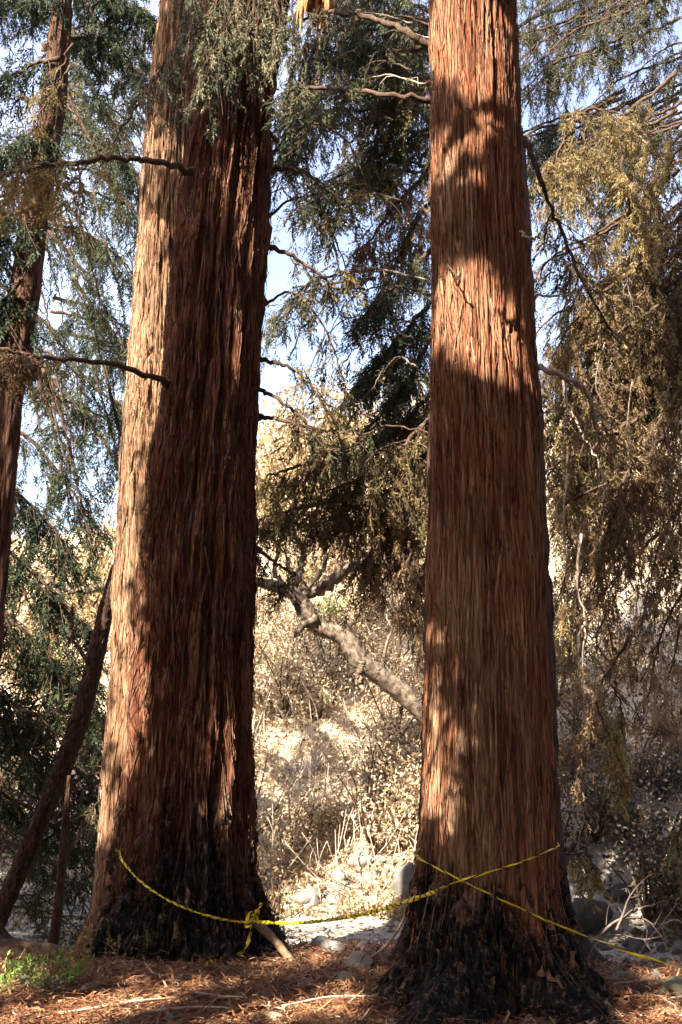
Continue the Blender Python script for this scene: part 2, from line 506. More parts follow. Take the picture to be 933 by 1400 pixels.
class Trunk:
    def __init__(s, prof, relief, amp, seed, flare=(), flare0=(0.15, 0.25), char=None, pale=None, fwd=-math.pi / 2):
        s.p, s.relief, s.amp, s.seed, s.flare, s.flare0, s.char, s.pale, s.fwd = prof, relief, amp, seed, flare, flare0, char, pale, fwd
        s.dents = []
        s.crevices = []
        s.scale = 0.075
        s.circ = 2 * math.pi * float(np.mean(prof['r']))

    def cx(s, z): return np.interp(z, s.p['z'], s.p['x'])
    def rad(s, z): return np.interp(z, s.p['z'], s.p['r'])

    def charf(s, th, z):
        if s.char is None: return np.zeros(np.broadcast(th, z).shape)
        return np.clip(s.char(th, z), 0, 1)

    def radius(s, th, z):
        r = s.rad(z) + s.flare0[0] * np.exp(-np.clip(z, -1, None) / s.flare0[1])
        for a0, w, A, h in s.flare:
            d = np.angle(np.exp(1j * (th - R(a0)))) / R(w)
            r = r + A * np.exp(-d * d) * np.exp(-np.clip(z, -0.5, None) / h)
        return r

    def surf(s, th, z, lift=0.0):
        th, z = np.broadcast_arrays(np.asarray(th, float), np.asarray(z, float))
        q = (th / (2 * np.pi)) % 1.0
        h = s.relief(q, z, s.seed, s.circ)
        c = s.charf(th, z)
        N = max(8, int(s.circ / 0.045))
        sc = noise(q * N + 0.35 * noise(q * N, z * 7, N, 3), z * 7.5, N, s.seed + 20)
        scale = np.clip(np.abs(sc) * 3.0, 0, 1) ** 0.6 + 0.5 * noise(q * N * 2, z * 12, min(250, N * 2), s.seed + 21) + 0.8 * sstep(-0.03, 0.05, noise(q * N * 0.5, z * 3, max(4, N // 2), s.seed + 22))
        r = s.radius(th, z) + s.amp * (h - 0.9) * (1 - 0.5 * c) + s.scale * c * (scale - 0.9) + lift
        for a0, wd, dp in s.crevices:
            wander = 0.16 * noise(z * 0.45 + a0, z * 0 + 0.5) + 0.05 * noise(z * 1.7 + a0, z * 0 + 3.5)
            da = np.angle(np.exp(1j * (th - R(a0) - wander))) * s.rad(z)
            r = r - dp * np.exp(-(da / wd) ** 2) * (1 - 0.7 * c) * (0.6 + 0.4 * np.sin(z * 1.3 + a0))
        for tt, zz, sz in s.dents:
            d2 = ((np.angle(np.exp(1j * (th - tt))) * s.rad(zz)) ** 2 + ((z - zz) * 0.7) ** 2) / sz ** 2
            r = r - 0.07 * np.exp(-d2) + 0.012 * np.exp(-d2 / 4)
        return np.stack([s.cx(z) + r * np.cos(th), s.p['Y'] + r * np.sin(th), z], -1)

    def build(s, parent, mat, nth, zs, name='trunk'):
        t = np.linspace(-np.pi, np.pi, nth, endpoint=False)
        th = s.fwd + t - 0.55 * np.sin(t)
        Z, TH = np.meshgrid(zs, th, indexing='ij')
        V = s.surf(TH, Z).reshape(-1, 3)
        i = np.arange(len(zs) - 1)[:, None] * nth
        j = np.arange(nth)[None]
        k = (j + 1) % nth
        F = np.stack([i + j, i + k, i + nth + k, i + nth + j], -1).reshape(-1, 4)
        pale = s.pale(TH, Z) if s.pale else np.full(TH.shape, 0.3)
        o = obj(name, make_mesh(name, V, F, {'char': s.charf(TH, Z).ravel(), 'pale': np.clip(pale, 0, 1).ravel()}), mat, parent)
        return o

    def hit(s, u, v, lift=0.012):
        """surface point seen at a pixel, or None"""
        x, y = (u - CU) / FPX, (CV - v) / FPX
        D = np.array([x, CP - y * SP, SP + y * CP])
        t = np.arange(s.p['Y'] - 2.0, s.p['Y'] + 0.3, 0.004)
        P = np.array([0, 0, EYE]) + t[:, None] * D
        dx, dy = P[:, 0] - s.cx(P[:, 2]), P[:, 1] - s.p['Y']
        th = np.arctan2(dy, dx)
        ins = np.hypot(dx, dy) < s.radius(th, P[:, 2]) + s.amp * 0.25 + lift
        k = np.argmax(ins)
        return P[k] if ins[k] else None


def thz_pale(lo, zc, zw, seed):
    def f(th, z):
        q = (th / (2 * np.pi)) % 1
        return lo + 0.5 * noise(q * 12, z * 0.5, 12, seed) + 0.35 * noise(q * 30, z * 0.9, 30, seed + 1)
    return f


T_R = Trunk(profile(6.6, [(0, 590, 703), (150, 592, 707), (300, 592, 716), (500, 592, 730), (690, 590, 738), (850, 586, 745), (1000, 583, 752), (1100, 579, 757), (1170, 577, 757)]),
            relief_straps, 0.032, 11,
            flare=[(-122, 21, 0.66, 0.22), (-56, 18, 0.56, 0.22), (-8, 15, 0.38, 0.18), (-168, 17, 0.34, 0.17), (60, 30, 0.3, 0.25), (130, 30, 0.3, 0.25)],
            flare0=(0.05, 0.22),
            char=lambda th, z: sstep(0.16, -0.14, z - (0.62 + 0.12 * np.cos(2 * (th + 1.6)) * -1 + 0.42 * noise((th / (2 * np.pi) % 1) * 26, z * 0.8, 26, 61)
                                                       + 0.16 * np.exp(-((np.angle(np.exp(1j * (th + R(132))))) / 0.35) ** 2))) * (1.1 + 0.3 * noise((th / (2 * np.pi) % 1) * 60, z * 4, 60, 67)),
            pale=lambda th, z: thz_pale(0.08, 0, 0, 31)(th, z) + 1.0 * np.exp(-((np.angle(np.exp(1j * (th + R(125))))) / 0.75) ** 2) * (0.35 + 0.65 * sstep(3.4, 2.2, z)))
T_L = Trunk(profile(8.3, [(0, 283, 392), (100, 270, 378), (200, 262, 370), (400, 236, 360), (600, 213, 350), (800, 192, 347), (1000, 177, 345), (1150, 168, 345)]),
            relief_deep, 0.145, 23,
            flare=[(-150, 26, 0.14, 0.3), (-100, 20, 0.10, 0.25), (-60, 22, 0.12, 0.25), (-15, 24, 0.16, 0.3), (90, 60, 0.2, 0.3)], flare0=(0.06, 0.3),
            char=lambda th, z: sstep(0.42, -0.36, z - (0.60 + 0.42 * np.exp(-((np.angle(np.exp(1j * (th + R(80))))) / 0.7) ** 2) + 0.6 * noise((th / (2 * np.pi) % 1) * 26, z * 0.7, 26, 71))),
            pale=thz_pale(0.02, 0, 0, 41))
T_P = Trunk(profile(9.05, [(0, 222, 286), (150, 203, 268), (400, 185, 262), (650, 167, 258), (900, 155, 256), (1100, 142, 250), (1180, 137, 246)]),
            relief_straps, 0.045, 37,
            flare=[(-130, 26, 0.08, 0.25), (-100, 26, 0.10, 0.25), (180, 30, 0.03, 0.25)], flare0=(0.03, 0.3),
            char=lambda th, z: 0.5 * sstep(0.25, -0.1, z - 0.1 + 0.4 * noise((th / (2 * np.pi) % 1) * 14, z, 14, 81)),
            pale=lambda th, z: thz_pale(0.35, 0, 0, 51)(th, z))
T_T = Trunk(profile(7.75, [(0, 598, 700), (150, 596, 713), (300, 593, 722), (500, 589, 736), (690, 584, 745), (850, 579, 753), (1000, 575, 760), (1150, 571, 763)]),
            relief_deep, 0.07, 43, flare=[(0, 40, 0.2, 0.3), (180, 40, 0.12, 0.3)], flare0=(0.08, 0.3),
            char=lambda th, z: 0.65 * sstep(2.6, 0.6, z + 2 * noise((th / (2 * np.pi) % 1) * 14, z, 14, 91)), pale=thz_pale(0.0, 0, 0, 55))
T_F = Trunk(profile(9.6, [(0, 72, 99), (150, 56, 90), (300, 26, 66), (450, 6, 48), (600, -16, 27), (800, -36, 8), (1000, -52, -6)]),
            relief_deep, 0.05, 53, flare0=(0.1, 0.3), pale=thz_pale(0.1, 0, 0, 56))

zs_fine = lambda lo, hi, n: np.concatenate([np.linspace(lo, hi, n), np.linspace(hi, 13.4, 14)[1:]])
redR = thing('redwood_tree', (T_R.cx(0), 6.6, 0), 'pale red redwood with a fibrous trunk and blackened spreading roots, tape crossing it', 'tree', 'big redwoods')
redL = thing('redwood_tree', (T_L.cx(0), 8.3, 0), 'thick dark redwood with deeply furrowed bark and a charred black base', 'tree', 'big redwoods')
redP = thing('redwood_tree', (T_P.cx(0), 9.05, 0), 'slim tan redwood growing tight behind the thick furrowed redwood', 'tree', 'big redwoods')
redT = thing('redwood_tree', (T_T.cx(0), 7.75, 0), 'dark scorched redwood mostly hidden behind the pale red fibrous trunk', 'tree', 'big redwoods')
redF = thing('redwood_tree', (T_F.cx(0), 9.6, 0), 'thin dark redwood slanting up at the far left edge', 'tree', 'big redwoods')
T_T.scale = 0.015
T_L.crevices = [(-138, 0.030, 0.13), (-112, 0.022, 0.08), (-92, 0.026, 0.10), (-66, 0.024, 0.10), (-38, 0.026, 0.10)]
T_R.crevices = [(-118, 0.012, 0.035), (-74, 0.010, 0.03), (-48, 0.014, 0.04)]


def dent(T, u, v, sz):
    p = T.hit(u, v)
    if p is not None: T.dents.append((math.atan2(p[1] - T.p['Y'], p[0] - T.cx(p[2])), p[2], sz))


for u, v, sz in ((672, 212, 0.035), (682, 610, 0.04), (666, 655, 0.035), (680, 795, 0.02), (686, 748, 0.025), (622, 490, 0.02), (704, 448, 0.02)): dent(T_R, u, v, sz)
for u, v, sz in ((262, 830, 0.06), (200, 870, 0.05), (290, 475, 0.05), (240, 530, 0.06), (300, 195, 0.05)): dent(T_L, u, v, sz)
for u, v, sz in ((195, 555, 0.02), (205, 480, 0.03)): dent(T_P, u, v, sz)
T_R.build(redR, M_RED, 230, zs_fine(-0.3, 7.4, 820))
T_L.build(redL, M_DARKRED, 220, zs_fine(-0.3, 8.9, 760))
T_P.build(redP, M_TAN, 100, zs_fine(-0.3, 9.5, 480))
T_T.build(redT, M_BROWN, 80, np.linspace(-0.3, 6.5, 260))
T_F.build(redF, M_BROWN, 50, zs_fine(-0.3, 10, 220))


# loose bark: fibres and flakes standing off the trunk, each a part
def strip_mesh(name, n, width, thick, curl, seed):
    rg = np.random.default_rng(seed)
    t = np.linspace(0, 1, n)
    w = width * (np.sin(np.pi * np.clip(t * 0.9 + 0.08, 0, 1)) ** 0.6) * (0.7 + 0.6 * rg.random(n))
    x = np.cumsum(rg.normal(0, width * 0.12, n))
    off = curl * np.clip(t - 0.45, 0, 1) ** 2 + 0.2 * curl * np.clip(0.25 - t, 0, 1)
    # local frame: x across, y outward, z along (unit length, hanging down)
    V = np.stack([np.stack([x - w / 2, off * 1.0, -t], -1), np.stack([x, off + thick * (1 - 0.6 * t), -t], -1), np.stack([x + w / 2, off, -t + 0.02], -1)], 1).reshape(-1, 3)
    i = np.arange(n - 1)[:, None] * 3
    j = np.arange(3)[None]
    k = (j + 1) % 3
    F = np.stack([i + j, i + 3 + j, i + 3 + k, i + k], -1).reshape(-1, 4)
    F = np.concatenate([F[:, [0, 1, 2]], F[:, [0, 2, 3]], [[0, 1, 2], [3 * n - 1, 3 * n - 2, 3 * n - 3]]])
    return V, F


def bark_strips(T, parent, mat, count, zr, thr, lens, width, seed, charcol=0.0, pale=0.5, curl=0.10, thick=0.02):
    rg = np.random.default_rng(seed)
    meshes = []
    for k in range(10):
        V, F = strip_mesh('bark_strip', 7, width, thick, curl * rg.uniform(0.2, 1.4), seed * 10 + k)
        me = make_mesh('bark_strip', V, F, {'char': np.full(len(V), charcol * (1.0 if k % 3 else 0.25)), 'pale': np.full(len(V), rg.uniform(0.3, 1.5) * pale)}, False)
        me.materials.append(mat)
        meshes.append(me)
    for k in range(count):
        z = rg.uniform(*zr)
        th = R(rg.uniform(*thr))
        L = rg.uniform(*lens)
        p = T.surf(th, z, -0.004)
        q = T.surf(th, z - L * 0.7, -0.004)
        dn = unit(p - q)
        nrm = np.array([math.cos(th), math.sin(th), 0])
        side = unit(np.cross(nrm, dn)); nrm = np.cross(dn, side)
        tw = rg.normal(0, 0.10)
        side, dn = side * math.cos(tw) + dn * math.sin(tw), dn * math.cos(tw) - side * math.sin(tw)
        o = obj('bark_strip', meshes[k % 10], None, parent)
        base = np.array(o.location)
        from mathutils import Matrix
        wsc = rg.uniform(0.6, 1.5) / L ** 0.3
        m = Matrix([[side[0] * wsc, nrm[0] * wsc, dn[0] * L, p[0] + base[0]],
                    [side[1] * wsc, nrm[1] * wsc, dn[1] * L, p[1] + base[1]],
                    [side[2] * wsc, nrm[2] * wsc, dn[2] * L, p[2] + base[2]], [0, 0, 0, 1]])
        o.matrix_basis = m


bark_strips(T_R, redR, M_RED, 110, (0.7, 7.0), (-190, 10), (0.2, 0.7), 0.011, 1, 0.0, 0.7, 0.03, 0.007)
bark_strips(T_R, redR, M_RED, 100, (0.05, 0.75), (-190, 10), (0.05, 0.13), 0.015, 2, 0.9, 0.7, 0.035, 0.013)
bark_strips(T_L, redL, M_DARKRED, 120, (1.0, 8.3), (-190, 10), (0.12, 0.45), 0.014, 3, 0.0, 0.35, 0.03, 0.012)
bark_strips(T_L, redL, M_DARKRED, 90, (0.08, 1.1), (-190, 10), (0.05, 0.16), 0.016, 4, 0.9, 0.8, 0.035, 0.013)
bark_strips(T_P, redP, M_TAN, 40, (0.6, 8.5), (-200, -60), (0.15, 0.45), 0.011, 5, 0.0, 0.7, 0.03, 0.007)

def bark_fibres(T, parent, mat, n, zr, thr, lens, width, thick, lift, seed, pale=0.5):
    """thousands of slivers of shredding bark, one part: too small to pick apart"""
    rg = np.random.default_rng(seed)
    z0 = rg.uniform(zr[0], zr[1], n)
    th0 = R(1) * rg.uniform(thr[0], thr[1], n)
    L = rg.uniform(*lens, n) * np.where(z0 < 0.8, 0.5, 1)
    w = rg.uniform(0.5, 1.5, n) * width
    K = 4
    t = np.linspace(0, 1, K)
    dth = rg.normal(0, 0.05, n) * L / 0.2
    Z = z0[:, None] - L[:, None] * t
    TH = th0[:, None] + dth[:, None] * t
    lf = lift * rg.random(n)[:, None] * np.abs(t - rg.uniform(0.2, 0.9, n)[:, None]) * 2
    C = T.surf(TH, Z, 0.0)
    nrm = np.stack([np.cos(TH), np.sin(TH), np.zeros_like(TH)], -1)
    C = C + nrm * (lf + 0.001)[..., None]
    C[:, 1:-1] = 0.5 * C[:, 1:-1] + 0.25 * (C[:, :-2] + C[:, 2:]) + nrm[:, 1:-1] * 0.004
    sd = np.stack([-np.sin(TH), np.cos(TH), np.zeros_like(TH)], -1)
    ww = w[:, None] * np.array([0.5, 1, 0.9, 0.25])
    V = np.stack([C - sd * ww[..., None] / 2, C + nrm * thick, C + sd * ww[..., None] / 2], 2)
    i = (np.arange(n)[:, None, None] * K + np.arange(K - 1)[None, :, None]) * 3
    j = np.arange(2)[None, None]
    F = np.stack([i + j, i + j + 3, i + j + 4, i + j + 1], -1).reshape(-1, 4)
    ch = np.repeat(np.clip(T.charf(th0, z0) * rg.uniform(0.55, 1.1, n), 0, 1), K * 3)
    pl = np.repeat(np.clip(rg.normal(pale, 0.35, n), 0, 1), K * 3)
    o = obj('bark_fibres', make_mesh('bark_fibres', V.reshape(-1, 3), F, {'char': ch, 'pale': pl}, False), mat, parent, 'stuff')


bark_fibres(T_R, redR, M_RED, 2400, (0.02, 7.2), (-200, 20), (0.14, 0.6), 0.008, 0.003, 0.009, 301, 0.3)
bark_fibres(T_L, redL, M_DARKRED, 4200, (0.02, 8.6), (-200, 20), (0.12, 0.5), 0.010, 0.005, 0.018, 302, 0.25)
bark_fibres(T_P, redP, M_TAN, 1200, (0.02, 9.0), (-220, -40), (0.12, 0.45), 0.008, 0.003, 0.008, 303, 0.45)

# ------------------------------------------------------------------ foliage
def spray_template(seed, twigs=7, leaves=3, wide=0.085):
    """a flat drooping frond one unit long: side twiglets of narrow overlapping leaflets"""
    rg = np.random.default_rng(seed)
    V, F = [], []

    def leaf(p, d, l, w):
        d = unit(d)
        nrm = unit(rg.normal(0, 1, 3))
        sd = unit(np.cross(d, nrm))
        n = len(V)
        V.extend([p + sd * w * 0.5 + d * l * 0.25, p + d * l, p - sd * w * 0.5 + d * l * 0.2])
        F.append([n, n + 1, n + 2])
    for k in range(twigs):
        t = 0.12 + 0.8 * k / twigs + rg.uniform(-0.04, 0.04)
        p = np.array([t, 0, -0.25 * t * t])
        sg = 1 if k % 2 else -1
        d = unit(np.array([0.9, sg * rg.uniform(0.3, 0.75), rg.uniform(-0.45, 0.25)]))
        L = 0.42 * (1 - 0.55 * t) * rg.uniform(0.7, 1.3)
        for q in range(leaves):
            a = p + d * L * q / leaves
            leaf(a, d + rg.normal(0, 0.30, 3), L / leaves * 1.9, wide * rg.uniform(0.7, 1.3))
    for q in range(4):
        t = q / 4
        leaf(np.array([t, 0, -0.25 * t * t]), np.array([1, 0, -0.5 * t]) + rg.normal(0, 0.15, 3), 0.4, wide)
    return np.array(V), np.array(F)


SPRAYS = [spray_template(100 + k) for k in range(6)]
SPRAYS_THIN = [spray_template(200 + k, 5, 2, 0.06) for k in range(4)]
SPRAYS_BIG = [spray_template(220 + k, 5, 2, 0.16) for k in range(4)]


def scatter(mb, temps, P, D, L, tone, rng, flat=0.0):
    """place templates at P along directions D with lengths L"""
    n = len(P)
    if not n: return
    D = unit(D)
    up = rng.normal(0, 1, (n, 3)) + np.array([0, 0, flat])
    Sd = unit(np.cross(up, D))
    N = np.cross(D, Sd)
    which = rng.integers(0, len(temps), n)
    for k, (tv, tf) in enumerate(temps):
        m = which == k
        c = int(m.sum())
        if not c: continue
        A = np.stack([D[m], Sd[m], N[m]], 1) * L[m][:, None, None]
        W = np.einsum('vk,nkj->nvj', tv, A) + P[m][:, None]
        F = tf[None] + (np.arange(c) * len(tv))[:, None, None]
        tn = np.repeat(tone[m], len(tv)) + rng.normal(0, 0.10, c * len(tv) // 3).repeat(3)
        mb.add(W.reshape(-1, 3), F.reshape(-1, 3), tn)


def twig_tubes(mb, C, r0):
    """C (n, k, 3) thin three-sided twigs"""
    n, k, _ = C.shape
    T = unit(np.gradient(C, axis=1))
    A = unit(np.cross(T, np.array([0.31, 0.87, 0.2])))
    B = np.cross(T, A)
    r = (r0 * np.linspace(1, 0.25, k))[None, :, None, None]
    a = np.arange(3) * 2 * np.pi / 3
    V = C[:, :, None] + r * (np.cos(a)[None, None, :, None] * A[:, :, None] + np.sin(a)[None, None, :, None] * B[:, :, None])
    i = (np.arange(n)[:, None, None] * k + np.arange(k - 1)[None, :, None]) * 3
    j = np.arange(3)[None, None]
    q = (j + 1) % 3
    F = np.stack([i + j, i + q, i + 3 + q, i + 3 + j], -1).reshape(-1, 4)
    mb.add(V.reshape(-1, 3), F)


def bough(parent, pts, r0, r1, leaf=None, twigs=0, tl=(0.4, 0.9), dens=9, sl=(0.14, 0.26), droop=0.9, t0=0.1, spread=1.0,
          seed=0, wood=None, tone=(0.15, 0.75), depth=0.0, temps=None, name='branch', sides=7, wob=0.02, twr=0.006):
    """one branch of a tree with its hanging twigs; the foliage is a sub-part"""
    rg = np.random.default_rng(1000 + seed)
    P = [px(*p) for p in pts] if len(pts[0]) == 3 and not isinstance(pts[0], np.ndarray) else list(pts)
    n = max(10, 6 * len(P))
    C = spline(P, n)
    C[1:-1] += rg.normal(0, wob * 0.5, (n - 2, 3))
    mb = MB()
    rr = np.linspace(r0, r1, n) * (1 + (0.9 if parent in (redL, redR) else 0.15) * np.exp(-np.arange(n) / (0.05 * n)))
    mb.add(*tube(C, rr, sides, 0.35, rg))
    fb = MB()
    if twigs:
        twigs = int(twigs * DENSE)
        t = rg.uniform(t0, 1.0, twigs)
        f = t * (n - 1); i = np.minimum(f.astype(int), n - 2)
        p = C[i] + (C[i + 1] - C[i]) * (f - i)[:, None]
        T = unit(C[i + 1] - C[i])
        h = rg.normal(0, 1, (twigs, 3)) * np.array([1, 1, 0.25]) * spread
        d = unit(0.55 * T + 0.9 * h + np.array([0, 0, 0.05]))
        L = rg.uniform(*tl, twigs) * (1 - 0.35 * t)
        K = 4
        q = np.linspace(0, 1, K)
        tc = p[:, None] + d[:, None] * (L[:, None] * q)[..., None] * (1 / (1 + droop * 0.4))
        tc[:, :, 2] -= droop * 0.75 * L[:, None] * q ** 1.7
        tc[:, 1:] += rg.normal(0, 0.018, (twigs, K - 1, 3))
        twig_tubes(mb, tc, twr)
        if leaf:
            m = np.maximum(2, (L * dens).astype(int))
            idx = np.repeat(np.arange(twigs), m)
            u = rg.uniform(0.08, 1.0, len(idx)) * (K - 1)
            a = np.minimum(u.astype(int), K - 2)
            fr = (u - a)[:, None]
            sp = tc[idx, a] * (1 - fr) + tc[idx, a + 1] * fr
            td = unit(tc[idx, a + 1] - tc[idx, a])
            sd = td * 0.55 + rg.normal(0, 0.42, (len(idx), 3)) + np.array([0, 0, -0.75 * droop])
            tn = rg.uniform(tone[0], tone[1], twigs)[idx] + rg.normal(0, 0.08, len(idx))
            scatter(fb, temps or SPRAYS, sp, sd, rg.uniform(*sl, len(idx)), tn, rg)
    b = mb.build(name, wood or M_WOOD, parent)
    if fb.V: fb.build('foliage', leaf, b, 'stuff', False)
    return b


_bs = [0]
DENSE = 1.48
def B(parent, pts, Y, r=(0.03, 0.008), leaf=None, twigs=0, dY=0.0, **k):
    _bs[0] += 1
    n = len(pts)
    q = [(u, v, Y + dY * i / max(1, n - 1) + (0.28 if i == 0 and parent in (redL, redR) and r[0] < 0.04 else 0)) for i, (u, v) in enumerate(pts)]
    return bough(parent, q, r[0], r[1], leaf, twigs, seed=_bs[0] * 7, **k)


# ---- branches of the thick furrowed redwood
B(redL, [(272, 238), (225, 224), (170, 217), (110, 221), (40, 230), (-30, 248)], 7.85, (0.030, 0.014), L_GOLD, 26, -0.9, tl=(0.3, 0.9), t0=0.5, dens=11, tone=(0.2, 0.9))
B(redL, [(240, 528), (190, 510), (140, 496), (80, 492), (20, 480), (-30, 470)], 7.9, (0.026, 0.012), L_BROWN, 24, -0.9, tl=(0.3, 0.7), t0=0.62, dens=11)
B(redL, [(248, 122), (215, 106), (190, 140), (150, 200)], 8.0, (0.020, 0.006), L_OLIVE, 8, -0.3, tl=(0.15, 0.4))
B(redL, [(368, 234), (405, 234), (440, 250), (480, 288)], 8.3, (0.024, 0.013), L_MIXED, 14, 0.1, tl=(0.3, 0.7), t0=0.3)
B(redL, [(362, 336), (385, 343), (420, 362), (465, 396)], 8.3, (0.024, 0.012), L_MIXED, 10, 0.1, tl=(0.2, 0.6), t0=0.4)
B(redL, [(352, 491), (385, 499), (412, 512), (445, 560), (455, 600)], 8.25, (0.017, 0.009), L_OLIVE, 12, 0.1, tl=(0.2, 0.5), t0=0.4)
B(redL, [(350, 530), (375, 543), (405, 565), (425, 590), (446, 622)], 8.25, (0.018, 0.009), L_BROWN, 12, 0.1, tl=(0.2, 0.5), t0=0.35)
B(redL, [(350, 568), (385, 574), (430, 586), (480, 590)], 8.25, (0.020, 0.011), L_MIXED, 12, 0.1, tl=(0.25, 0.6), t0=0.4)
B(redL, [(346, 745), (370, 765), (395, 780), (405, 786)], 8.3, (0.018, 0.008), L_MIXED, 8, 0.2, tl=(0.15, 0.4), t0=0.05)
for pts in ([(370, 215), (420, 170), (470, 190), (500, 250), (510, 310)], [(362, 300), (410, 270), (450, 310), (478, 380)], [(358, 420), (400, 400), (445, 450), (470, 520)], [(372, 150), (410, 190), (430, 260), (462, 350)], [(368, 180), (425, 260), (455, 330), (470, 400)]):
    B(redL, pts, 8.35, (0.013, 0.006), L_OLIVE, 5, 0.2, tl=(0.1, 0.35), t0=0.4, dens=7, wob=0.01)
# curtain of foliage over its top
for pts, n, rr in (([(345, -60), (310, -20), (285, 20), (262, 50)], 24, 0.022), ([(350, -60), (330, -10), (312, 30), (300, 66)], 26, 0.022), ([(360, -60), (350, -10), (345, 30), (340, 60)], 26, 0.022),
                   ([(365, -60), (372, -20), (382, 20), (390, 50)], 20, 0.020), ([(300, -90), (275, -50), (262, -10), (255, 20)], 16, 0.020), ([(262, 40), (240, 70), (220, 95), (205, 120)], 9, 0.012), ([(300, 66), (288, 92), (280, 112)], 14, 0.010)):
    B(redL, pts, 7.7, (rr, 0.006), L_SAGE, n, -0.15, tl=(0.2, 0.5), dens=13, sl=(0.11, 0.2), droop=1.5, tone=(0.1, 0.95), spread=0.45, t0=0.2)
# splintered stub of a torn limb
sb = MB()
rg = np.random.default_rng(5)
top = px(430, -8, 7.6)
for k in range(26):
    a = top + np.array([rg.uniform(-0.11, 0.13), rg.uniform(-0.08, 0.08), rg.uniform(-0.05, 0.1)])
    tip = a + np.array([rg.normal(0, 0.025) + (a[0] - top[0]) * 0.25, rg.normal(0, 0.02), -rg.uniform(0.12, 0.55)])
    V, F = tube(spline([a, (a + tip) / 2 + rg.normal(0, 0.008, 3), tip], 6), np.array([1, 1, 0.9, 0.75, 0.45, 0.08]) * rg.uniform(0.010, 0.045), 5, 0.6, rg)
    sb.add(V, F)
sb.add(*tube(spline([px(385, -70, 8.2), px(405, -50, 7.9), px(430, -10, 7.6)], 8), np.linspace(0.10, 0.13, 8), 10, 0.2, rg))
sb.build('splintered_limb', M_SPLINT, redL, smooth=False)

# ---- branches of the pale red redwood
B(redR, [(600, 72), (560, 46), (510, 26), (450, 16), (410, 30)], 6.75, (0.034, 0.012), L_MIXED, 12, 0.9, tl=(0.2, 0.5), t0=0.45, wood=M_WOOD)
B(redR, [(598, 138), (545, 132), (480, 124), (420, 120), (385, 128)], 6.8, (0.024, 0.012), L_MIXED, 20, 0.9, tl=(0.3, 0.7), t0=0.4)
B(redR, [(690, 318), (715, 321), (738, 326)], 6.35, (0.014, 0.008), wood=M_PALEWOOD)
B(redR, [(715, 410), (745, 404), (790, 400)], 6.4, (0.012, 0.006), wood=M_PALEWOOD, dY=0.3)
B(redR, [(716, 190), (738, 240), (765, 310), (800, 390), (850, 470)], 6.9, (0.022, 0.008), L_OLIVE, 16, 0.8, tl=(0.3, 0.8), t0=0.35)
B(redR, [(728, 500), (765, 512), (800, 535), (812, 565), (815, 600)], 6.9, (0.022, 0.010), L_BROWN, 10, 0.4, tl=(0.2, 0.5), t0=0.4, wood=M_PALEWOOD)
B(redR, [(612, 360), (620, 373), (630, 386)], 6.15, (0.006, 0.004))
# ---- thin redwood at the left edge: dark green foliage
for pts, Y, n in (([(84, 20), (50, 0), (0, -10), (-50, 10)], 9.6, 34), ([(82, 80), (40, 90), (-10, 120), (-50, 160)], 9.4, 30), ([(70, 170), (30, 190), (-20, 230)], 9.3, 34), ([(45, 280), (10, 300), (-40, 340)], 9.3, 30),
                  ([(85, -40), (120, -30), (170, 0), (220, 40)], 9.8, 44), ([(80, 60), (120, 50), (160, 70), (200, 110)], 10.0, 22), ([(60, -80), (120, -70), (200, -60)], 10, 40),
                  ([(30, 380), (0, 420), (-40, 470)], 9.3, 24)):
    B(redF, pts, Y, (0.026, 0.008), L_GREEN, int(n * 1.35), 0.3, tl=(0.35, 0.9), dens=12, tone=(0.05, 0.65))
for pts in ([(100, 60), (72, 110), (50, 128)], [(96, 90), (60, 150), (40, 170)]):
    B(redF, pts, 9.1, (0.012, 0.006), L_OLIVE, 8, tl=(0.2, 0.4))

# ---- trees farther back, trunk and boughs
def back_tree(u, Y, r, label, group=None, lean=0.0, top=12, mat=M_BROWN, seed=0, base_v=None):
    x = (u - CU) / FPX * Y
    z0 = float(gz(x, Y))
    t = thing('redwood_tree', (x, Y, z0), label, 'tree', group)
    C = spline([np.array([x, Y, z0 - 0.3]), np.array([x + lean * 0.5, Y, top * 0.5]), np.array([x + lean, Y, top])], 60)
    rg = np.random.default_rng(seed)
    rr = np.linspace(r, r * 0.5, 60) + 0.5 * r * np.exp(-np.arange(60) / 3)
    mb = MB()
    mb.add(*tube(C, rr, 28, 0.16, rg))
    o = mb.build('trunk', mat, t)
    me = o.data
    for k in ('char', 'pale'):
        a = me.attributes.new(k, 'FLOAT', 'POINT')
        a.data.foreach_set('value', np.full(len(me.vertices), 0.15, np.float32))
    return t


tB = back_tree(-230, 12.5, 0.22, 'blue green redwood whose boughs hang between the left edge and the tan redwood')
for pts, Y, n in (([(60, 60), (105, 95), (150, 160), (180, 240)], 11.6, 30), ([(80, 110), (125, 190), (160, 270), (190, 330)], 11.8, 26), ([(-20, 430), (50, 500), (110, 560), (165, 640)], 11.6, 36),
                  ([(-10, 380), (60, 440), (120, 520), (175, 560)], 12, 30), ([(40, 300), (90, 340), (130, 400), (170, 470)], 12.2, 24), ([(-30, 560), (40, 600), (90, 660), (130, 720)], 11.5, 26),
                  ([(110, -10), (150, 60), (185, 130)], 12.2, 26), ([(60, 500), (90, 590), (110, 680), (130, 760)], 11.3, 12), ([(50, 500), (75, 590), (95, 690)], 11.2, 8),
                  ([(40, 20), (90, 40), (140, 30), (190, 60)], 12.4, 30), ([(60, 150), (110, 170), (160, 210), (200, 260)], 12.6, 22), ([(100, 380), (140, 440), (180, 520)], 12.5, 12)):
    B(tB, pts, Y, (0.032, 0.008), L_GREEN, int(n * 1.3), 0.3, tl=(0.4, 1.0), dens=9, tone=(0.1, 0.8), sl=(0.14, 0.25))
rg = np.random.default_rng(80)
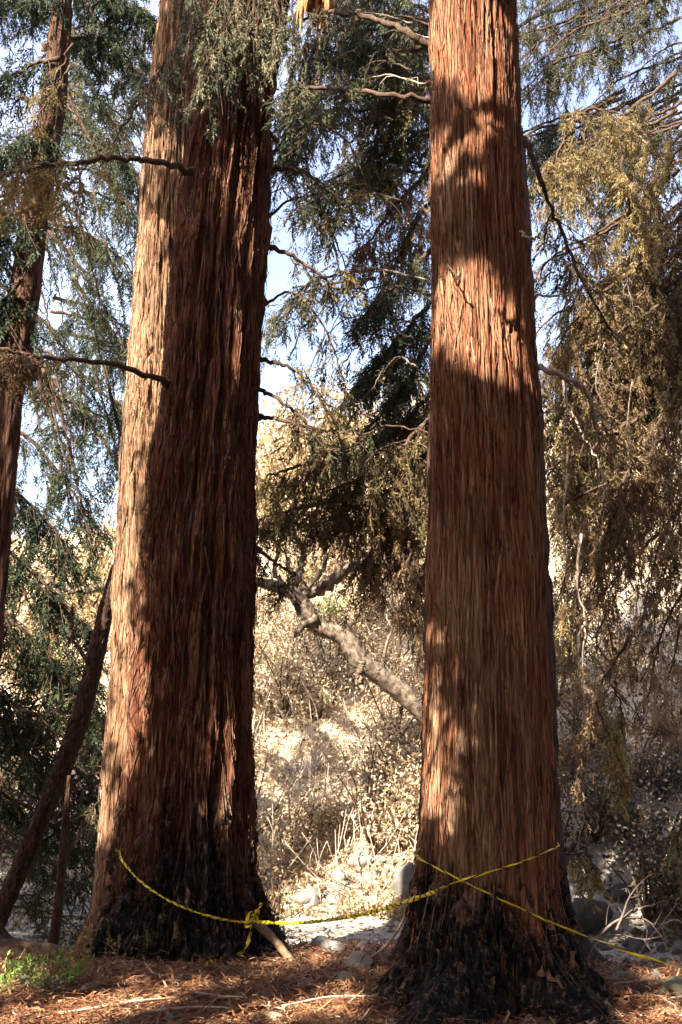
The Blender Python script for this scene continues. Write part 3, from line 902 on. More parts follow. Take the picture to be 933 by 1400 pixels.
for k in range(20):                                          # high boughs filling the sky behind the tan redwood
    u, v = rg.uniform(-20, 120), rg.uniform(-40, 560)
    B(tB, [(u, v), (u + 50, v + 10), (u + 100, v + 40), (u + 140, v + 100)], rg.uniform(12.5, 14), (0.026, 0.006), L_GREEN if k % 4 else L_OLIVE, 22, 0.3, tl=(0.4, 1.0), dens=8, tone=(0.1, 0.8), sl=(0.15, 0.26))
for k in range(12):                                          # wiry hanging twigs
    u, v = rg.uniform(40, 150), rg.uniform(250, 600)
    L = rg.uniform(120, 260)
    B(tB, [(u, v), (u + L * 0.08, v + L * 0.35), (u + L * 0.18, v + L * 0.7), (u + L * 0.2, v + L)], 10.9, (0.012, 0.004), L_GREEN, 5, 0.1, tl=(0.15, 0.5), dens=6, wob=0.012)
tB2 = back_tree(-120, 11.3, 0.16, 'dark leafy redwood low at the left edge behind the leaning trunk')
for pts, n in (([(-30, 640), (20, 670), (70, 720), (110, 780)], 40), ([(-40, 720), (20, 760), (70, 810), (120, 860)], 44), ([(-40, 800), (20, 850), (70, 900), (110, 950)], 40), ([(-40, 900), (10, 960), (50, 1010)], 24),
               ([(-40, 960), (30, 1010), (90, 1070), (140, 1120)], 24), ([(-40, 1060), (30, 1100), (100, 1150)], 16)):
    B(tB2, pts, 11, (0.024, 0.007), L_GREEN, int(n * 1.6), 0.2, tl=(0.3, 0.8), dens=11, tone=(0.0, 0.55))
for k in range(44):
    rg = np.random.default_rng(500 + k)
    v = rg.uniform(900, 1250)
    u = rg.uniform(-20, 40)
    B(tB2, [(u, v), (u + 50, v + rg.uniform(-20, 40)), (u + 110, v + rg.uniform(-50, 60)), (u + 150, v + rg.uniform(-40, 110))], 10.9 + rg.uniform(0, 1.4), (0.012, 0.004), L_MIXED, 11, 0.1, tl=(0.2, 0.7), dens=6, twr=0.004)

# ---- centre tree between the two big redwoods
tC = back_tree(650, 9.9, 0.24, 'drooping redwood behind the pale red trunk, filling the gap between the big trees')
CS = [([(600, -40), (540, -30), (470, -40), (410, -60)], 30, L_MIXED), ([(600, 30), (560, 40), (500, 40), (450, 70)], 26, L_SAGE), ([(600, 140), (560, 160), (520, 190), (495, 230)], 24, L_MIXED), ([(600, 20), (550, 0), (490, -10), (420, -20)], 34, L_MIXED), ([(600, 60), (540, 70), (480, 60), (420, 50)], 36, L_MIXED), ([(600, 110), (550, 130), (500, 150), (440, 150)], 34, L_MIXED),
      ([(598, 190), (565, 180), (530, 150), (505, 120)], 20, L_GREEN), ([(600, 170), (560, 190), (520, 230), (480, 250)], 20, L_MIXED),
      ([(420, 60), (410, 120), (405, 170), (400, 220)], 26, L_MIXED), ([(400, 90), (392, 160), (390, 210)], 20, L_MIXED),
      ([(600, 230), (560, 260), (520, 310), (490, 350)], 34, L_BROWN), ([(600, 260), (570, 300), (545, 350), (530, 390)], 36, L_MIXED), ([(600, 330), (560, 370), (520, 410), (490, 440)], 34, L_MIXED),
      ([(600, 400), (565, 440), (530, 480), (510, 500)], 40, L_MIXED), ([(600, 440), (570, 500), (540, 540), (500, 590)], 40, L_MIXED),
      ([(600, 520), (560, 570), (500, 600), (440, 610)], 44, L_MIXED), ([(600, 560), (550, 610), (500, 650), (450, 670)], 44, L_OLIVE), ([(600, 620), (550, 660), (500, 690), (440, 710)], 44, L_BROWN),
      ([(600, 660), (560, 700), (520, 740), (490, 780)], 40, L_BROWN), ([(600, 560), (580, 620), (565, 700), (560, 760)], 34, L_BROWN),
      ([(500, 600), (450, 620), (400, 640), (365, 650)], 22, L_OLIVE), ([(480, 680), (430, 690), (390, 700), (355, 710)], 20, L_MIXED), ([(600, 720), (575, 790), (560, 850)], 14, L_BROWN)]
rg = np.random.default_rng(81)
for k in range(15):                                          # finer, farther boughs closing the gap
    u, v = rg.uniform(500, 620), rg.uniform(-60, 520)
    L = rg.uniform(70, 150)
    B(tC, [(u, v), (u - L * 0.4, v + 5), (u - L * 0.75, v + 25), (u - L, v + 70)], rg.uniform(10.6, 12), (0.022, 0.006), (L_OLIVE, L_SAGE, L_MIXED)[k % 3], 20, 0.3, tl=(0.35, 0.9), dens=9, tone=(0.1, 0.8), sl=(0.14, 0.25))
rg = np.random.default_rng(82)
for k in range(6):
    v = rg.uniform(-30, 240)
    B(tC, [(600, v), (540, v - 5), (470, v + 10), (400, v + 50)], rg.uniform(10.4, 11.6), (0.022, 0.006), (L_OLIVE, L_SAGE)[k % 2], 26, 0.3, tl=(0.35, 0.9), dens=9, tone=(0.1, 0.8), sl=(0.14, 0.25))
rg = np.random.default_rng(79)
for k in range(16):
    u, v = rg.uniform(560, 600), rg.uniform(0, 760)
    L = rg.uniform(60, 170)
    B(tC, [(u, v), (u - L * 0.4, v - 12), (u - L * 0.75, v + L * 0.12), (u - L, v + L * rg.uniform(0.3, 0.8))], 9.1, (0.010, 0.003), L_MIXED, 4, 0.3, tl=(0.1, 0.4), dens=6, wob=0.012, wood=M_WOOD if k % 3 else M_PALEWOOD)
for k, (pts, n, lf) in enumerate(CS):
    if lf is L_MIXED and k % 3 != 1: lf = (L_SAGE, L_OLIVE)[k % 2]
    B(tC, pts, 9.3 + (k % 4) * 0.35, (0.030, 0.008), lf, int(n * 1.2), 0.2, tl=(0.3, 0.85), dens=12, sl=(0.13, 0.24), tone=(0.05, 0.7), droop=1.15)
for pts in ([(560, 740), (558, 800), (566, 850), (552, 900)], [(560, 760), (575, 800), (580, 880)]):
    B(tC, pts, 9, (0.012, 0.005), L_BROWN, 6, tl=(0.1, 0.4))

# ---- right hand mass
tD = back_tree(1080, 11.4, 0.30, 'bushy brown redwood at the right edge with long curtains of dry drooping foliage')
DS = []
rg = np.random.default_rng(77)
for k in range(46):                                          # green-black boughs against the sky
    v = rg.uniform(-90, 240)
    u = rg.uniform(740, 960)
    DS.append(([(u + 90, v - 40), (u + 30, v - 10), (u - 40, v + 15), (u - 90, v + 60)], rg.uniform(11.6, 12.8), 16, L_MIXED, (0.1, 0.75), 8))
for k in range(30):                                          # olive-brown middle
    v = rg.uniform(170, 560)
    u = rg.uniform(800, 960)
    DS.append(([(u + 80, v - 90), (u + 20, v - 40), (u - 30, v + 10), (u - 70, v + 90)], rg.uniform(10.8, 12.0), 20, (L_OLIVE, L_BROWN, L_BROWN, L_OLIVE)[k % 4], (0.1, 0.9), 12))
for k in range(22):                                          # tan lower curtains
    v = rg.uniform(520, 960)
    u = rg.uniform(800, 970)
    DS.append(([(u + 60, v - 120), (u + 20, v - 60), (u - 20, v + 10), (u - 45, v + 110)], rg.uniform(10.6, 11.8), 15, (L_BROWN, L_BROWN, L_OLIVE, L_TAN)[k % 4], (0.05, 0.85), 10))
for pts, Y, n, lf, tn, de in DS:
    B(tD, pts, Y, (0.026, 0.007), lf, n, -0.3, sl=(0.13, 0.25), tl=(0.4, 1.2), dens=de, tone=tn, droop=1.2, t0=0.15)
for pts in ([(790, 150), (800, 190), (830, 230), (880, 260)], [(770, 160), (830, 150), (900, 200)], [(850, 200), (855, 270), (870, 340)], [(780, 170), (760, 220), (770, 260)]):
    B(tD, pts, 10.3, (0.020, 0.006), L_OLIVE, 18, 0.1, tl=(0.35, 0.9), dens=13, tone=(0.4, 1.0), droop=1.2)
for pts in ([(795, 730), (790, 800), (800, 850), (795, 910), (800, 960), (793, 1020)], [(800, 850), (790, 880), (800, 930), (797, 990)], [(905, 880), (903, 930), (895, 970), (925, 1010)], [(910, 900), (912, 960), (922, 1020)],
            [(780, 560), (800, 600), (820, 640), (826, 700), (820, 760)], [(770, 520), (775, 620), (770, 720), (780, 800)]):
    B(tD, pts, 10.3, (0.014, 0.005), L_BROWN, 6, tl=(0.1, 0.35), wood=M_PALEWOOD, dens=6)
for pts in ([(815, 960), (830, 1000), (850, 1050), (855, 1080)], [(840, 930), (850, 980), (845, 1030)], [(940, 1080), (930, 1130), (925, 1180)], [(770, 1170), (800, 1165), (815, 1185)]):
    B(tD, pts, 10.2, (0.012, 0.005), L_GOLD, 12, tl=(0.1, 0.35), dens=14, droop=1.3)

rg = np.random.default_rng(83)
for k in range(20):                                          # curtain close beside the pale red trunk
    u, v = rg.uniform(745, 830), rg.uniform(330, 860)
    B(tD, [(u + 110, v - 110), (u + 60, v - 60), (u + 20, v), (u - 5, v + 90)], rg.uniform(11.2, 12.6), (0.022, 0.006), (L_BROWN, L_TAN, L_BROWN, L_GOLD)[k % 4], 14, -0.2, tl=(0.4, 1.1), dens=9, sl=(0.13, 0.25), tone=(0.05, 0.9), droop=1.2, t0=0.15)
rg = np.random.default_rng(78)
for k in range(14):
    u, v = rg.uniform(755, 930), rg.uniform(180, 900)
    L = rg.uniform(60, 170)
    B(tD, [(u, v), (u + rg.normal(0, 12), v + L * 0.35), (u + rg.normal(4, 16), v + L * 0.7), (u + rg.normal(0, 24), v + L)], 10.2, (0.009, 0.003), L_BROWN, 4, 0.2, tl=(0.1, 0.4), wood=M_BONE if k % 3 else M_WOOD, dens=4, wob=0.012)
for k in range(8):
    u, v = rg.uniform(740, 800), rg.uniform(150, 700)
    B(tD, [(u + 120, v - 60), (u + 60, v - 20), (u, v + 10), (u - 25, v + 60)], 10.4, (0.022, 0.006), L_OLIVE, 8, 0.3, tl=(0.3, 0.8), dens=8)

# ---- leaning dark trunk, sapling, pale limb tree
def tree_tube(name, label, pts, r, mat, sides=24, part='trunk', cat='tree', rough=0.15, n=50):
    P = [px(*p) for p in pts]
    t = thing(name, P[0], label, cat)
    mb = MB()
    mb.add(*tube(spline(P, n), np.interp(np.linspace(0, 1, n), np.linspace(0, 1, len(r)), r), sides, rough))
    o = mb.build(part, mat, t)
    for k, val in (('char', 0.45 if sides > 28 else 0.3), ('pale', 0.05)):
        o.data.attributes.new(k, 'FLOAT', 'POINT').data.foreach_set('value', np.full(len(o.data.vertices), val, np.float32))
    return t


lean = tree_tube('leaning_tree', 'dark charred trunk leaning up to the tan redwood from the lower left', [(-24, 1300, 10.6), (4, 1240, 10.6), (56, 1122, 10.6), (100, 1012, 10.6), (128, 912, 10.6), (150, 815, 10.6), (185, 700, 10.8)], [0.105, 0.095, 0.088, 0.10, 0.09, 0.075, 0.05], M_BROWN, 30, rough=0.22, n=140)
B(lean, [(120, 905), (105, 880), (98, 850), (100, 830)], 10.5, (0.022, 0.014))
sap = tree_tube('sapling', 'thin dark sapling stem rising beside the leaning trunk', [(72, 1296, 10.2), (80, 1240, 10.2), (88, 1150, 10.2), (95, 1060, 10.2)], [0.055, 0.048, 0.04, 0.02], M_BROWN, 12)
B(sap, [(90, 1130), (120, 1110), (140, 1090)], 10.2, (0.010, 0.004), L_MIXED, 8, tl=(0.2, 0.5), dens=6)

syc = tree_tube('sycamore_tree', 'mottled pale tree with a thick crooked limb arching behind the two big redwoods', [(655, 1215, 14), (640, 1090, 13.8), (600, 1000, 13.6), (552, 950, 13.4), (500, 908, 13.2), (470, 872, 13.1), (432, 855, 13.0), (415, 828, 12.9), (395, 808, 12.8), (350, 795, 12.7), (310, 790, 12.6)],
                [0.18, 0.145, 0.13, 0.12, 0.125, 0.098, 0.112, 0.085, 0.06, 0.045], M_SYC, 20, rough=0.30, n=110)
B(syc, [(430, 845), (415, 855), (403, 868)], 12.9, (0.07, 0.035), wood=M_SYC)
B(syc, [(405, 815), (440, 805), (470, 780), (520, 765), (580, 800), (600, 830)], 13.1, (0.08, 0.10), wood=M_SYC)
B(syc, [(400, 805), (412, 775), (414, 750), (400, 730), (375, 722)], 12.9, (0.055, 0.03), wood=M_SYC)
B(syc, [(412, 822), (425, 800), (445, 770), (440, 735), (455, 700)], 12.9, (0.045, 0.015), wood=M_SYC)
B(syc, [(395, 808), (375, 780), (380, 750), (360, 715)], 12.8, (0.04, 0.014), wood=M_SYC)
B(syc, [(470, 780), (490, 755), (485, 725), (510, 690)], 13.0, (0.03, 0.010), wood=M_SYC)
B(syc, [(540, 940), (525, 900), (535, 860), (520, 830)], 13.3, (0.03, 0.010), wood=M_SYC)
B(syc, [(495, 900), (492, 925), (498, 945)], 13.1, (0.07, 0.03), wood=M_SYC)
B(syc, [(160, 795), (130, 805), (100, 808), (75, 800)], 12.8, (0.06, 0.025), wood=M_SYC)
B(syc, [(310, 790), (240, 792), (160, 795)], 12.7, (0.07, 0.06), wood=M_SYC)
for pts in ([(400, 730), (380, 690), (370, 660)], [(414, 750), (440, 720), (470, 700)], [(100, 808), (85, 770), (110, 740)]):
    B(syc, pts, 13, (0.02, 0.008), L_TAN, 12, tl=(0.3, 0.9), dens=6, droop=0.5)

# ------------------------------------------------------------------ hillside scrub
def leaf_quads(P, D, N, l, w):
    D, N = unit(D), N
    Sd = unit(np.cross(D, N))
    a = P - Sd * w[:, None] * 0.5 + D * l[:, None] * 0.4
    b = P + Sd * w[:, None] * 0.5 + D * l[:, None] * 0.45
    V = np.stack([P, b, P + D * l[:, None], a], 1).reshape(-1, 3)
    F = np.arange(len(P) * 4).reshape(-1, 4)
    return V, F


def shrub(x, y, w, h, leaf, label, n, ls, seed, group=None, name='shrub', tone=(0, 1)):
    rg = np.random.default_rng(seed)
    z = float(gz(x, y))
    t = thing(name, (x, y, z), label, 'shrub', group)
    sb, fb = MB(), MB()
    base = np.array([x, y, z - 0.05])
    tips = []
    for k in range(9):
        a = rg.uniform(0, 6.28)
        rr = w * 0.5 * math.sqrt(rg.random())
        tip = base + np.array([math.cos(a) * rr, math.sin(a) * rr, h * rg.uniform(0.5, 1.05)])
        c = spline([base, base + (tip - base) * 0.5 + rg.normal(0, 0.06 * w, 3), tip], 6)
        sb.add(*tube(c, np.linspace(0.018, 0.005, 6) * (0.6 + 0.4 * h), 4))
        tips += list(c[2:])
    tips = np.array(tips)
    c = tips[rg.integers(0, len(tips), n)] + rg.normal(0, 1, (n, 3)) * np.array([w, w, h]) * 0.12
    c[:, 2] = np.maximum(c[:, 2], gz(c[:, 0], c[:, 1]) + 0.01)
    l = rg.uniform(ls * 0.6, ls * 1.4, n)
    V, F = leaf_quads(c, rg.normal(0, 1, (n, 3)) + np.array([0, 0, -0.3]), rg.normal(0, 1, (n, 3)), l, l * rg.uniform(0.35, 0.6, n))
    fb.add(V, F, np.repeat(rg.uniform(*tone, n), 4))
    s = sb.build('stem', M_WOOD, t)
    fb.build('foliage', leaf, t, 'stuff', False)
    return t


rg = np.random.default_rng(21)
k = 0
ITEMS = []
while k < 120:
    u, y = rg.uniform(330, 620), rg.uniform(13.6, 29)
    x = (u - CU) / FPX * y
    w = rg.uniform(0.6, 1.7)
    o = shrub(x, y, w, w * rg.uniform(0.6, 1.1), [L_TAN, L_TAN, L_TAN, L_BROWN, L_TAN][k % 5], 'dry tan shrub on the bright hillside between the big redwoods', 900, 0.058, 900 + k, 'dry shrubs on the bright hillside')
    ITEMS.append((o, u, '%s %s shrub %s the slope %s' % ('small' if w < 1.0 else 'broad', ['tan', 'tan', 'tan', 'brown', 'tan'][k % 5], where_up(y, 13.6, 29), where_gap(u))))
    k += 1
single_out(ITEMS)
ITEMS = []
for k in range(30):                                           # taller scrub along the upper slope
    u = rg.uniform(335, 620) if k < 18 else rg.uniform(-60, 170) if k < 24 else rg.uniform(760, 960)
    y = rg.uniform(22, 31)
    x = (u - CU) / FPX * y
    w = rg.uniform(2.2, 3.6)
    o = shrub(x, y, w, w * rg.uniform(0.7, 1.05), [L_TAN, L_TAN, L_GOLD][k % 3], 'tall tan scrub oak on the upper slope', 1100, 0.13, 1100 + k, 'tall scrub on the upper slope', 'scrub_oak')
    ITEMS.append((o, u, 'tall %s scrub oak on the skyline %s' % (['tan', 'tan', 'golden'][k % 3], 'between the big redwoods' if k < 18 else 'behind the leaning trunk' if k < 24 else 'behind the brown curtains')))
single_out(ITEMS)
ITEMS = []
for k in range(28):
    u, y = rg.uniform(-60, 170), rg.uniform(13.5, 27)
    x = (u - CU) / FPX * y
    w = rg.uniform(0.7, 1.6)
    o = shrub(x, y, w, w * rg.uniform(0.5, 0.9), [L_TAN, L_GOLD, L_BROWN, L_TAN][k % 4], 'dry scrub bush on the pale slope behind the leaning trunk', 600, 0.08, 1200 + k, 'dry bushes behind the leaning trunk')
    ITEMS.append((o, u, '%s %s bush %s the slope behind the leaning trunk' % ('small' if w < 1.1 else 'broad', ['tan', 'golden', 'brown', 'tan'][k % 4], where_up(y, 13.5, 27))))
single_out(ITEMS)
ITEMS = []
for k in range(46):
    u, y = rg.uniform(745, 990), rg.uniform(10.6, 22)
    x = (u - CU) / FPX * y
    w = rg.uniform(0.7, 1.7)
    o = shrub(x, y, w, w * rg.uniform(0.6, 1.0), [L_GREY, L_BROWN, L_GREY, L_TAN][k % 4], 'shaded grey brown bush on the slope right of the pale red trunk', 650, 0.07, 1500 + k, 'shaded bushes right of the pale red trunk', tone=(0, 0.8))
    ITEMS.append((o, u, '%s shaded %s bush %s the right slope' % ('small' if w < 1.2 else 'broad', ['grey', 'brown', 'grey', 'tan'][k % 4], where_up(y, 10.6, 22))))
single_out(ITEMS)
ITEMS = []
g = px(430, 925, 19.5)
shrub(g[0], 19.5, 1.2, 0.8, L_LIME, 'fresh green bush among the tan shrubs on the hillside', 420, 0.08, 1700, name='green_bush')
for k, (u, v, y, lab) in enumerate(((405, 905, 21, 'yellowish green bush highest on the slope beside the furrowed trunk'), (455, 960, 18, 'low lime bush directly below the pale limb'), (395, 985, 17.5, 'dull green bush low beside the furrowed trunk'))):
    g = px(u, v, y)
    shrub(g[0], y, 1.1, 0.7, L_YELLOW, lab, 300, 0.07, 1705 + k, name='green_bush')
g = px(90, 960, 18)
shrub(g[0], 18, 1.8, 1.2, L_LIME, 'yellow green bush on the slope behind the leaning trunk', 420, 0.09, 1701, name='green_bush')
g = px(355, 1180, 10.2)
for k, (u, y, w, h) in enumerate(((352, 9.6, 0.55, 0.75), (375, 11.5, 0.7, 0.8))):
    x = (u - CU) / FPX * y
    shrub(x, y, w, h, L_BROWN, ['brown twiggy shrub against the furrowed trunk above the leaning stick', 'small brown shrub at the near edge of the dry creek bed'][k], 500, 0.05, 1710 + k)

# loose leaves over the hillside
rg = np.random.default_rng(31)
n = 120000
y = 12.6 + 18 * rg.random(n) ** 1.25
u = np.where(rg.random(n) < 0.62, rg.uniform(330, 620, n), rg.uniform(-80, 1010, n))
x = (u - CU) / FPX * y
cl = noise(x * 1.1 + 40, y * 1.1, 256, 14) + 0.5 * noise(x * 3 + 40, y * 3, 256, 15)          # brushy clumps with bare soil between
ok = cl > rg.uniform(-0.55, 0.25, n)
x, y, cl = x[ok], y[ok], cl[ok]
n = len(x)
P = np.stack([x, y, gz(x, y) + np.abs(rg.normal(0, 0.05, n)) + np.clip(cl, 0, 1) * 0.55 * rg.random(n)], -1)
l = rg.uniform(0.025, 0.10, n)
D = unit(rg.normal(0, 1, (n, 3)))
Sd = unit(np.cross(D, rg.normal(0, 1, (n, 3))))
w = l * rg.uniform(0.15, 0.6, n)
V = np.stack([P - Sd * w[:, None] / 2, P + Sd * w[:, None] / 2, P + D * l[:, None]], 1).reshape(-1, 3)
mb = MB()
mb.add(V, np.arange(n * 3).reshape(-1, 3), np.repeat(np.clip(rg.normal(0.5, 0.3, n), 0, 1), 3))
mb.build('dry_leaves', L_TAN, None, 'stuff', False)

rg = np.random.default_rng(33)
mb = MB()
for k in range(900):
    y = rg.uniform(12.8, 24)
    u = rg.uniform(335, 610) if k % 3 else rg.uniform(-40, 980)
    x = (u - CU) / FPX * y
    p = np.array([x, y, float(gz(x, y)) - 0.03])
    q = p + np.array([rg.normal(0, 0.35), rg.normal(0, 0.2), rg.uniform(0.2, 0.9)])
    mb.add(*tube(spline([p, (p + q) / 2 + rg.normal(0, 0.06, 3), q], 5), np.linspace(0.011, 0.004, 5), 3))
mb.build('undergrowth', M_PALEWOOD, None, 'stuff')

# ------------------------------------------------------------------ litter, stones, sticks
rg = np.random.default_rng(41)
L_LITTER = leaf_mat('litter_red_brown', [(0.05, 0.020, 0.010), (0.145, 0.056, 0.025), (0.25, 0.110, 0.050), (0.37, 0.215, 0.115), (0.52, 0.40, 0.27)], 0.1)
n = 30000
y = rg.uniform(5.2, 9.7, n)
x = rg.uniform(-3.6, 3.6, n) * y / 8
P = np.stack([x, y, gz(x, y) + 0.004 + rg.exponential(0.014, n)], -1)
a = rg.uniform(0, 2 * np.pi, n)
D = np.stack([np.cos(a), np.sin(a), rg.normal(0, 0.22, n)], -1)
Ln = rg.uniform(0.03, 0.10, n) * np.where(rg.random(n) < 0.12, 2.6, 1)
W = rg.uniform(0.004, 0.014, n)
D = unit(D)
Sd = unit(np.cross(D, np.array([0, 0, 1.0])))
bend = rg.normal(0, 0.15, n)
mid = P + D * Ln[:, None] * 0.5 + Sd * (bend * Ln)[:, None] + np.array([0, 0, 1]) * (0.10 * Ln)[:, None]
end = P + D * Ln[:, None]
end[:, 2] = np.maximum(end[:, 2], gz(end[:, 0], end[:, 1]) + 0.003)
V = np.stack([P - Sd * W[:, None] / 2, P + Sd * W[:, None] / 2, mid + Sd * W[:, None] / 2, mid - Sd * W[:, None] / 2, end], 1).reshape(-1, 3)
i = np.arange(n)[:, None] * 5
F = np.concatenate([i + np.array([[0, 1, 2]]), i + np.array([[0, 2, 3]]), i + np.array([[3, 2, 4]])])
mb = MB()
mb.add(V, F, np.repeat(np.clip(rg.normal(0.42, 0.22, n) + 0.35 * noise(x * 2.5, y * 2.5, 256, 17), 0, 1), 5))
n = 4200                                                       # dead fronds
y = rg.uniform(5.2, 9.4, n)
x = rg.uniform(-3.6, 3.6, n) * y / 8
a = rg.uniform(0, 2 * np.pi, n)
scatter(mb, SPRAYS_THIN, np.stack([x, y, gz(x, y) + 0.012 + rg.exponential(0.012, n)], -1), np.stack([np.cos(a), np.sin(a), rg.normal(0.05, 0.15, n)], -1), rg.uniform(0.08, 0.2, n), np.clip(rg.normal(0.45, 0.2, n), 0, 1), rg, 3)
mb.build('needle_litter', L_LITTER, None, 'stuff', False)

M_STONE = [simple_mat('stone_%s' % nm, c, 5, (1, 1, 1), 0.6, 0.02) for nm, c in
           (('tan', [(0.24, 0.19, 0.13), (0.36, 0.30, 0.22), (0.46, 0.40, 0.31)]), ('grey', [(0.09, 0.083, 0.076), (0.17, 0.158, 0.145), (0.27, 0.255, 0.24)]),
            ('mossy', [(0.12, 0.11, 0.07), (0.20, 0.18, 0.115), (0.28, 0.25, 0.17)]), ('white', [(0.26, 0.24, 0.22), (0.38, 0.36, 0.33), (0.48, 0.46, 0.42)]), ('dark', [(0.045, 0.04, 0.036), (0.085, 0.076, 0.068), (0.14, 0.125, 0.11)]))]  # dark stone puts the shade right of the roots into its colour


def ico(seed, ang):
    import bmesh
    bm = bmesh.new()
    bmesh.ops.create_icosphere(bm, subdivisions=3, radius=1)
    bm.verts.ensure_lookup_table()
    V = np.array([v.co[:] for v in bm.verts])
    F = np.array([[v.index for v in f.verts] for f in bm.faces])
    bm.free()
    rg = np.random.default_rng(seed)
    r = np.ones(len(V))
    for k in range(7):                                        # flattened facets
        d = unit(rg.normal(0, 1, 3))
        r = np.minimum(r, rg.uniform(0.45, 0.80) / np.maximum(0.05, V @ d) if ang else r)
    for k in range(6):
        d = unit(rg.normal(0, 1, 3))
        r = r * (1 + 0.07 * np.sin(V @ d * rg.uniform(2, 5) + rg.uniform(0, 6)))
    return V * r[:, None], F


SHAPES = [ico(300 + k, k % 4) for k in range(8)]


def stone(x, y, s, m, label, group=None, k=0, name='stone', sink=0.36, cat='stone'):
    V, F = SHAPES[k % 8]
    a = k * 1.7
    c, sn = math.cos(a), math.sin(a)
    sc = np.array(s) if not isinstance(s, (int, float)) else np.array([s, s * 0.8, s * 0.62])
    W = V * sc
    z = float(gz(x, y)) + sc[2] * (1 - 2 * sink) 
    W = np.stack([W[:, 0] * c - W[:, 1] * sn, W[:, 0] * sn + W[:, 1] * c, W[:, 2]], -1)
    o = bpy.data.objects.new(name, make_mesh(name, W, F, None, True))
    o.data.materials.append(M_STONE[m])
    o.location = (x, y, z)
    COL.objects.link(o)
    return tag(o, label, cat, group)


def ground_at(u, v):
    yy = (CV - v) / FPX
    d0 = np.array([(u - CU) / FPX, CP - yy * SP, SP + yy * CP])
    for t in np.arange(4, 40, 0.02):
        p = np.array([0, 0, EYE]) + d0 * t
        if p[2] < gz(p[0], p[1]): return p
    return p


for (u, v, s, m, lab, k) in ((370, 1396, 0.07, 0, 'rounded cream stone in the needle litter at the bottom middle', 0), (234, 1396, 0.05, 1, 'small grey stone half sunk in litter below the furrowed trunk', 1),
                             (492, 1326, 0.15, 0, 'flat pale stone beside the left root of the pale red redwood', 2), (850, 1342, 0.10, 2, 'dull olive stone behind the needles right of the charred roots', 3),
                             (926, 1358, 0.11, 2, 'round yellowish stone at the lower right edge', 4), (620, 1396, 0.055, 0, 'little tan stone tucked into the hollow between the charred roots', 5),
                             (722, 1394, 0.035, 0, 'tiny cream stone before the right charred root', 6), (448, 1296, 0.14, 1, 'grey stone on the creek edge beneath the yellow tape', 7),
                             (898, 1338, 0.07, 4, 'dark broken rock in the creek bed under the tape', 1), (475, 1345, 0.10, 2, 'greenish stone in the litter left of the charred root', 3)):
    p = ground_at(u, v)
    stone(p[0], p[1], s, m, lab, None, k)
p = ground_at(560, 1228)
stone(p[0], p[1], (0.22, 0.24, 0.24), 1, 'upright grey boulder in the creek bed against the pale red trunk', None, 1, 'boulder', 0.15, 'boulder')
p = ground_at(800, 1275)
stone(p[0], p[1], (0.36, 0.34, 0.26), 4, 'broad dark boulder behind the bare white branches', None, 3, 'boulder', 0.2, 'boulder')
rg = np.random.default_rng(52)
n = 5000                                                      # loose gravel of the creek bed
y = rg.uniform(8.3, 13.8, n)
x = (rg.uniform(-60, 1000, n) - CU) / FPX * y
OV = np.array([[1, 0, 0], [-1, 0, 0], [0, 1, 0], [0, -1, 0], [0, 0, 1], [0, 0, -1.0]])
OF = np.array([[0, 2, 4], [2, 1, 4], [1, 3, 4], [3, 0, 4], [2, 0, 5], [1, 2, 5], [3, 1, 5], [0, 3, 5]])
sz = rg.exponential(0.018, n) + 0.008
W = OV[None] * rg.uniform(0.5, 1.3, (n, 6, 1)) * (sz[:, None] * np.array([1, 0.85, 0.6]))[:, None] + np.stack([x, y, gz(x, y) + sz * 0.2], -1)[:, None]
mb = MB()
mb.add(W.reshape(-1, 3), (OF[None] + (np.arange(n) * 6)[:, None, None]).reshape(-1, 3), np.repeat(rg.random(n), 6))
m, nt, b = mat_base('gravel')
nt.links.new(ramp(nt, attr_node(nt, 'tone'), [(0, (0.07, 0.06, 0.052)), (0.5, (0.19, 0.165, 0.14)), (1, (0.36, 0.32, 0.27))]), b.inputs['Base Color'])
mb.build('gravel', m, None, 'stuff', False)
n = 9000                                                      # leaves and needles blown over it
y = rg.uniform(8.3, 13.8, n)
x = (rg.uniform(-60, 1000, n) - CU) / FPX * y
l = rg.uniform(0.02, 0.08, n)
V, F = leaf_quads(np.stack([x, y, gz(x, y) + rg.uniform(0.005, 0.05, n)], -1), rg.normal(0, 1, (n, 3)) * np.array([1, 1, 0.3]), rg.normal(0, 0.4, (n, 3)) + np.array([0, 0, 1]), l, l * rg.uniform(0.15, 0.5, n))
mb = MB()
mb.add(V, F, np.repeat(rg.random(n), 4))
mb.build('dry_leaves', L_BROWN, None, 'stuff', False)
rg = np.random.default_rng(51)
for k in range(110):
    u = rg.uniform(345, 585) if k < 80 else rg.uniform(760, 950)
    y = rg.uniform(9.6, 13.6)
    sz = rg.uniform(0.06, 0.20) * (0.6 if k % 3 else 1)
    o = stone((u - CU) / FPX * y, y, sz, ([1, 1, 0, 3, 1] if k < 80 else [4, 4, 4, 1, 4])[k % 5], 'small rock in the dry creek bed between the big redwoods' if k < 80 else 'rock in the shaded creek bed right of the charred roots',
          'creek rocks between the redwoods' if k < 80 else 'creek rocks right of the roots', k, 'rock', 0.38, 'rock')
    ITEMS.append((o, u, '%s %s rock %s %s' % ('small' if sz < 0.075 else 'medium' if sz < 0.11 else 'large', (['grey', 'grey', 'tan', 'pale', 'grey'] if k < 80 else ['dark', 'dark', 'dark', 'grey', 'dark'])[k % 5], 'on the near bank' if y < 10.9 else 'in mid creek' if y < 12.2 else 'on the far bank', 'between the redwoods' if k < 80 else 'right of the roots')))
single_out(ITEMS)
ITEMS = []


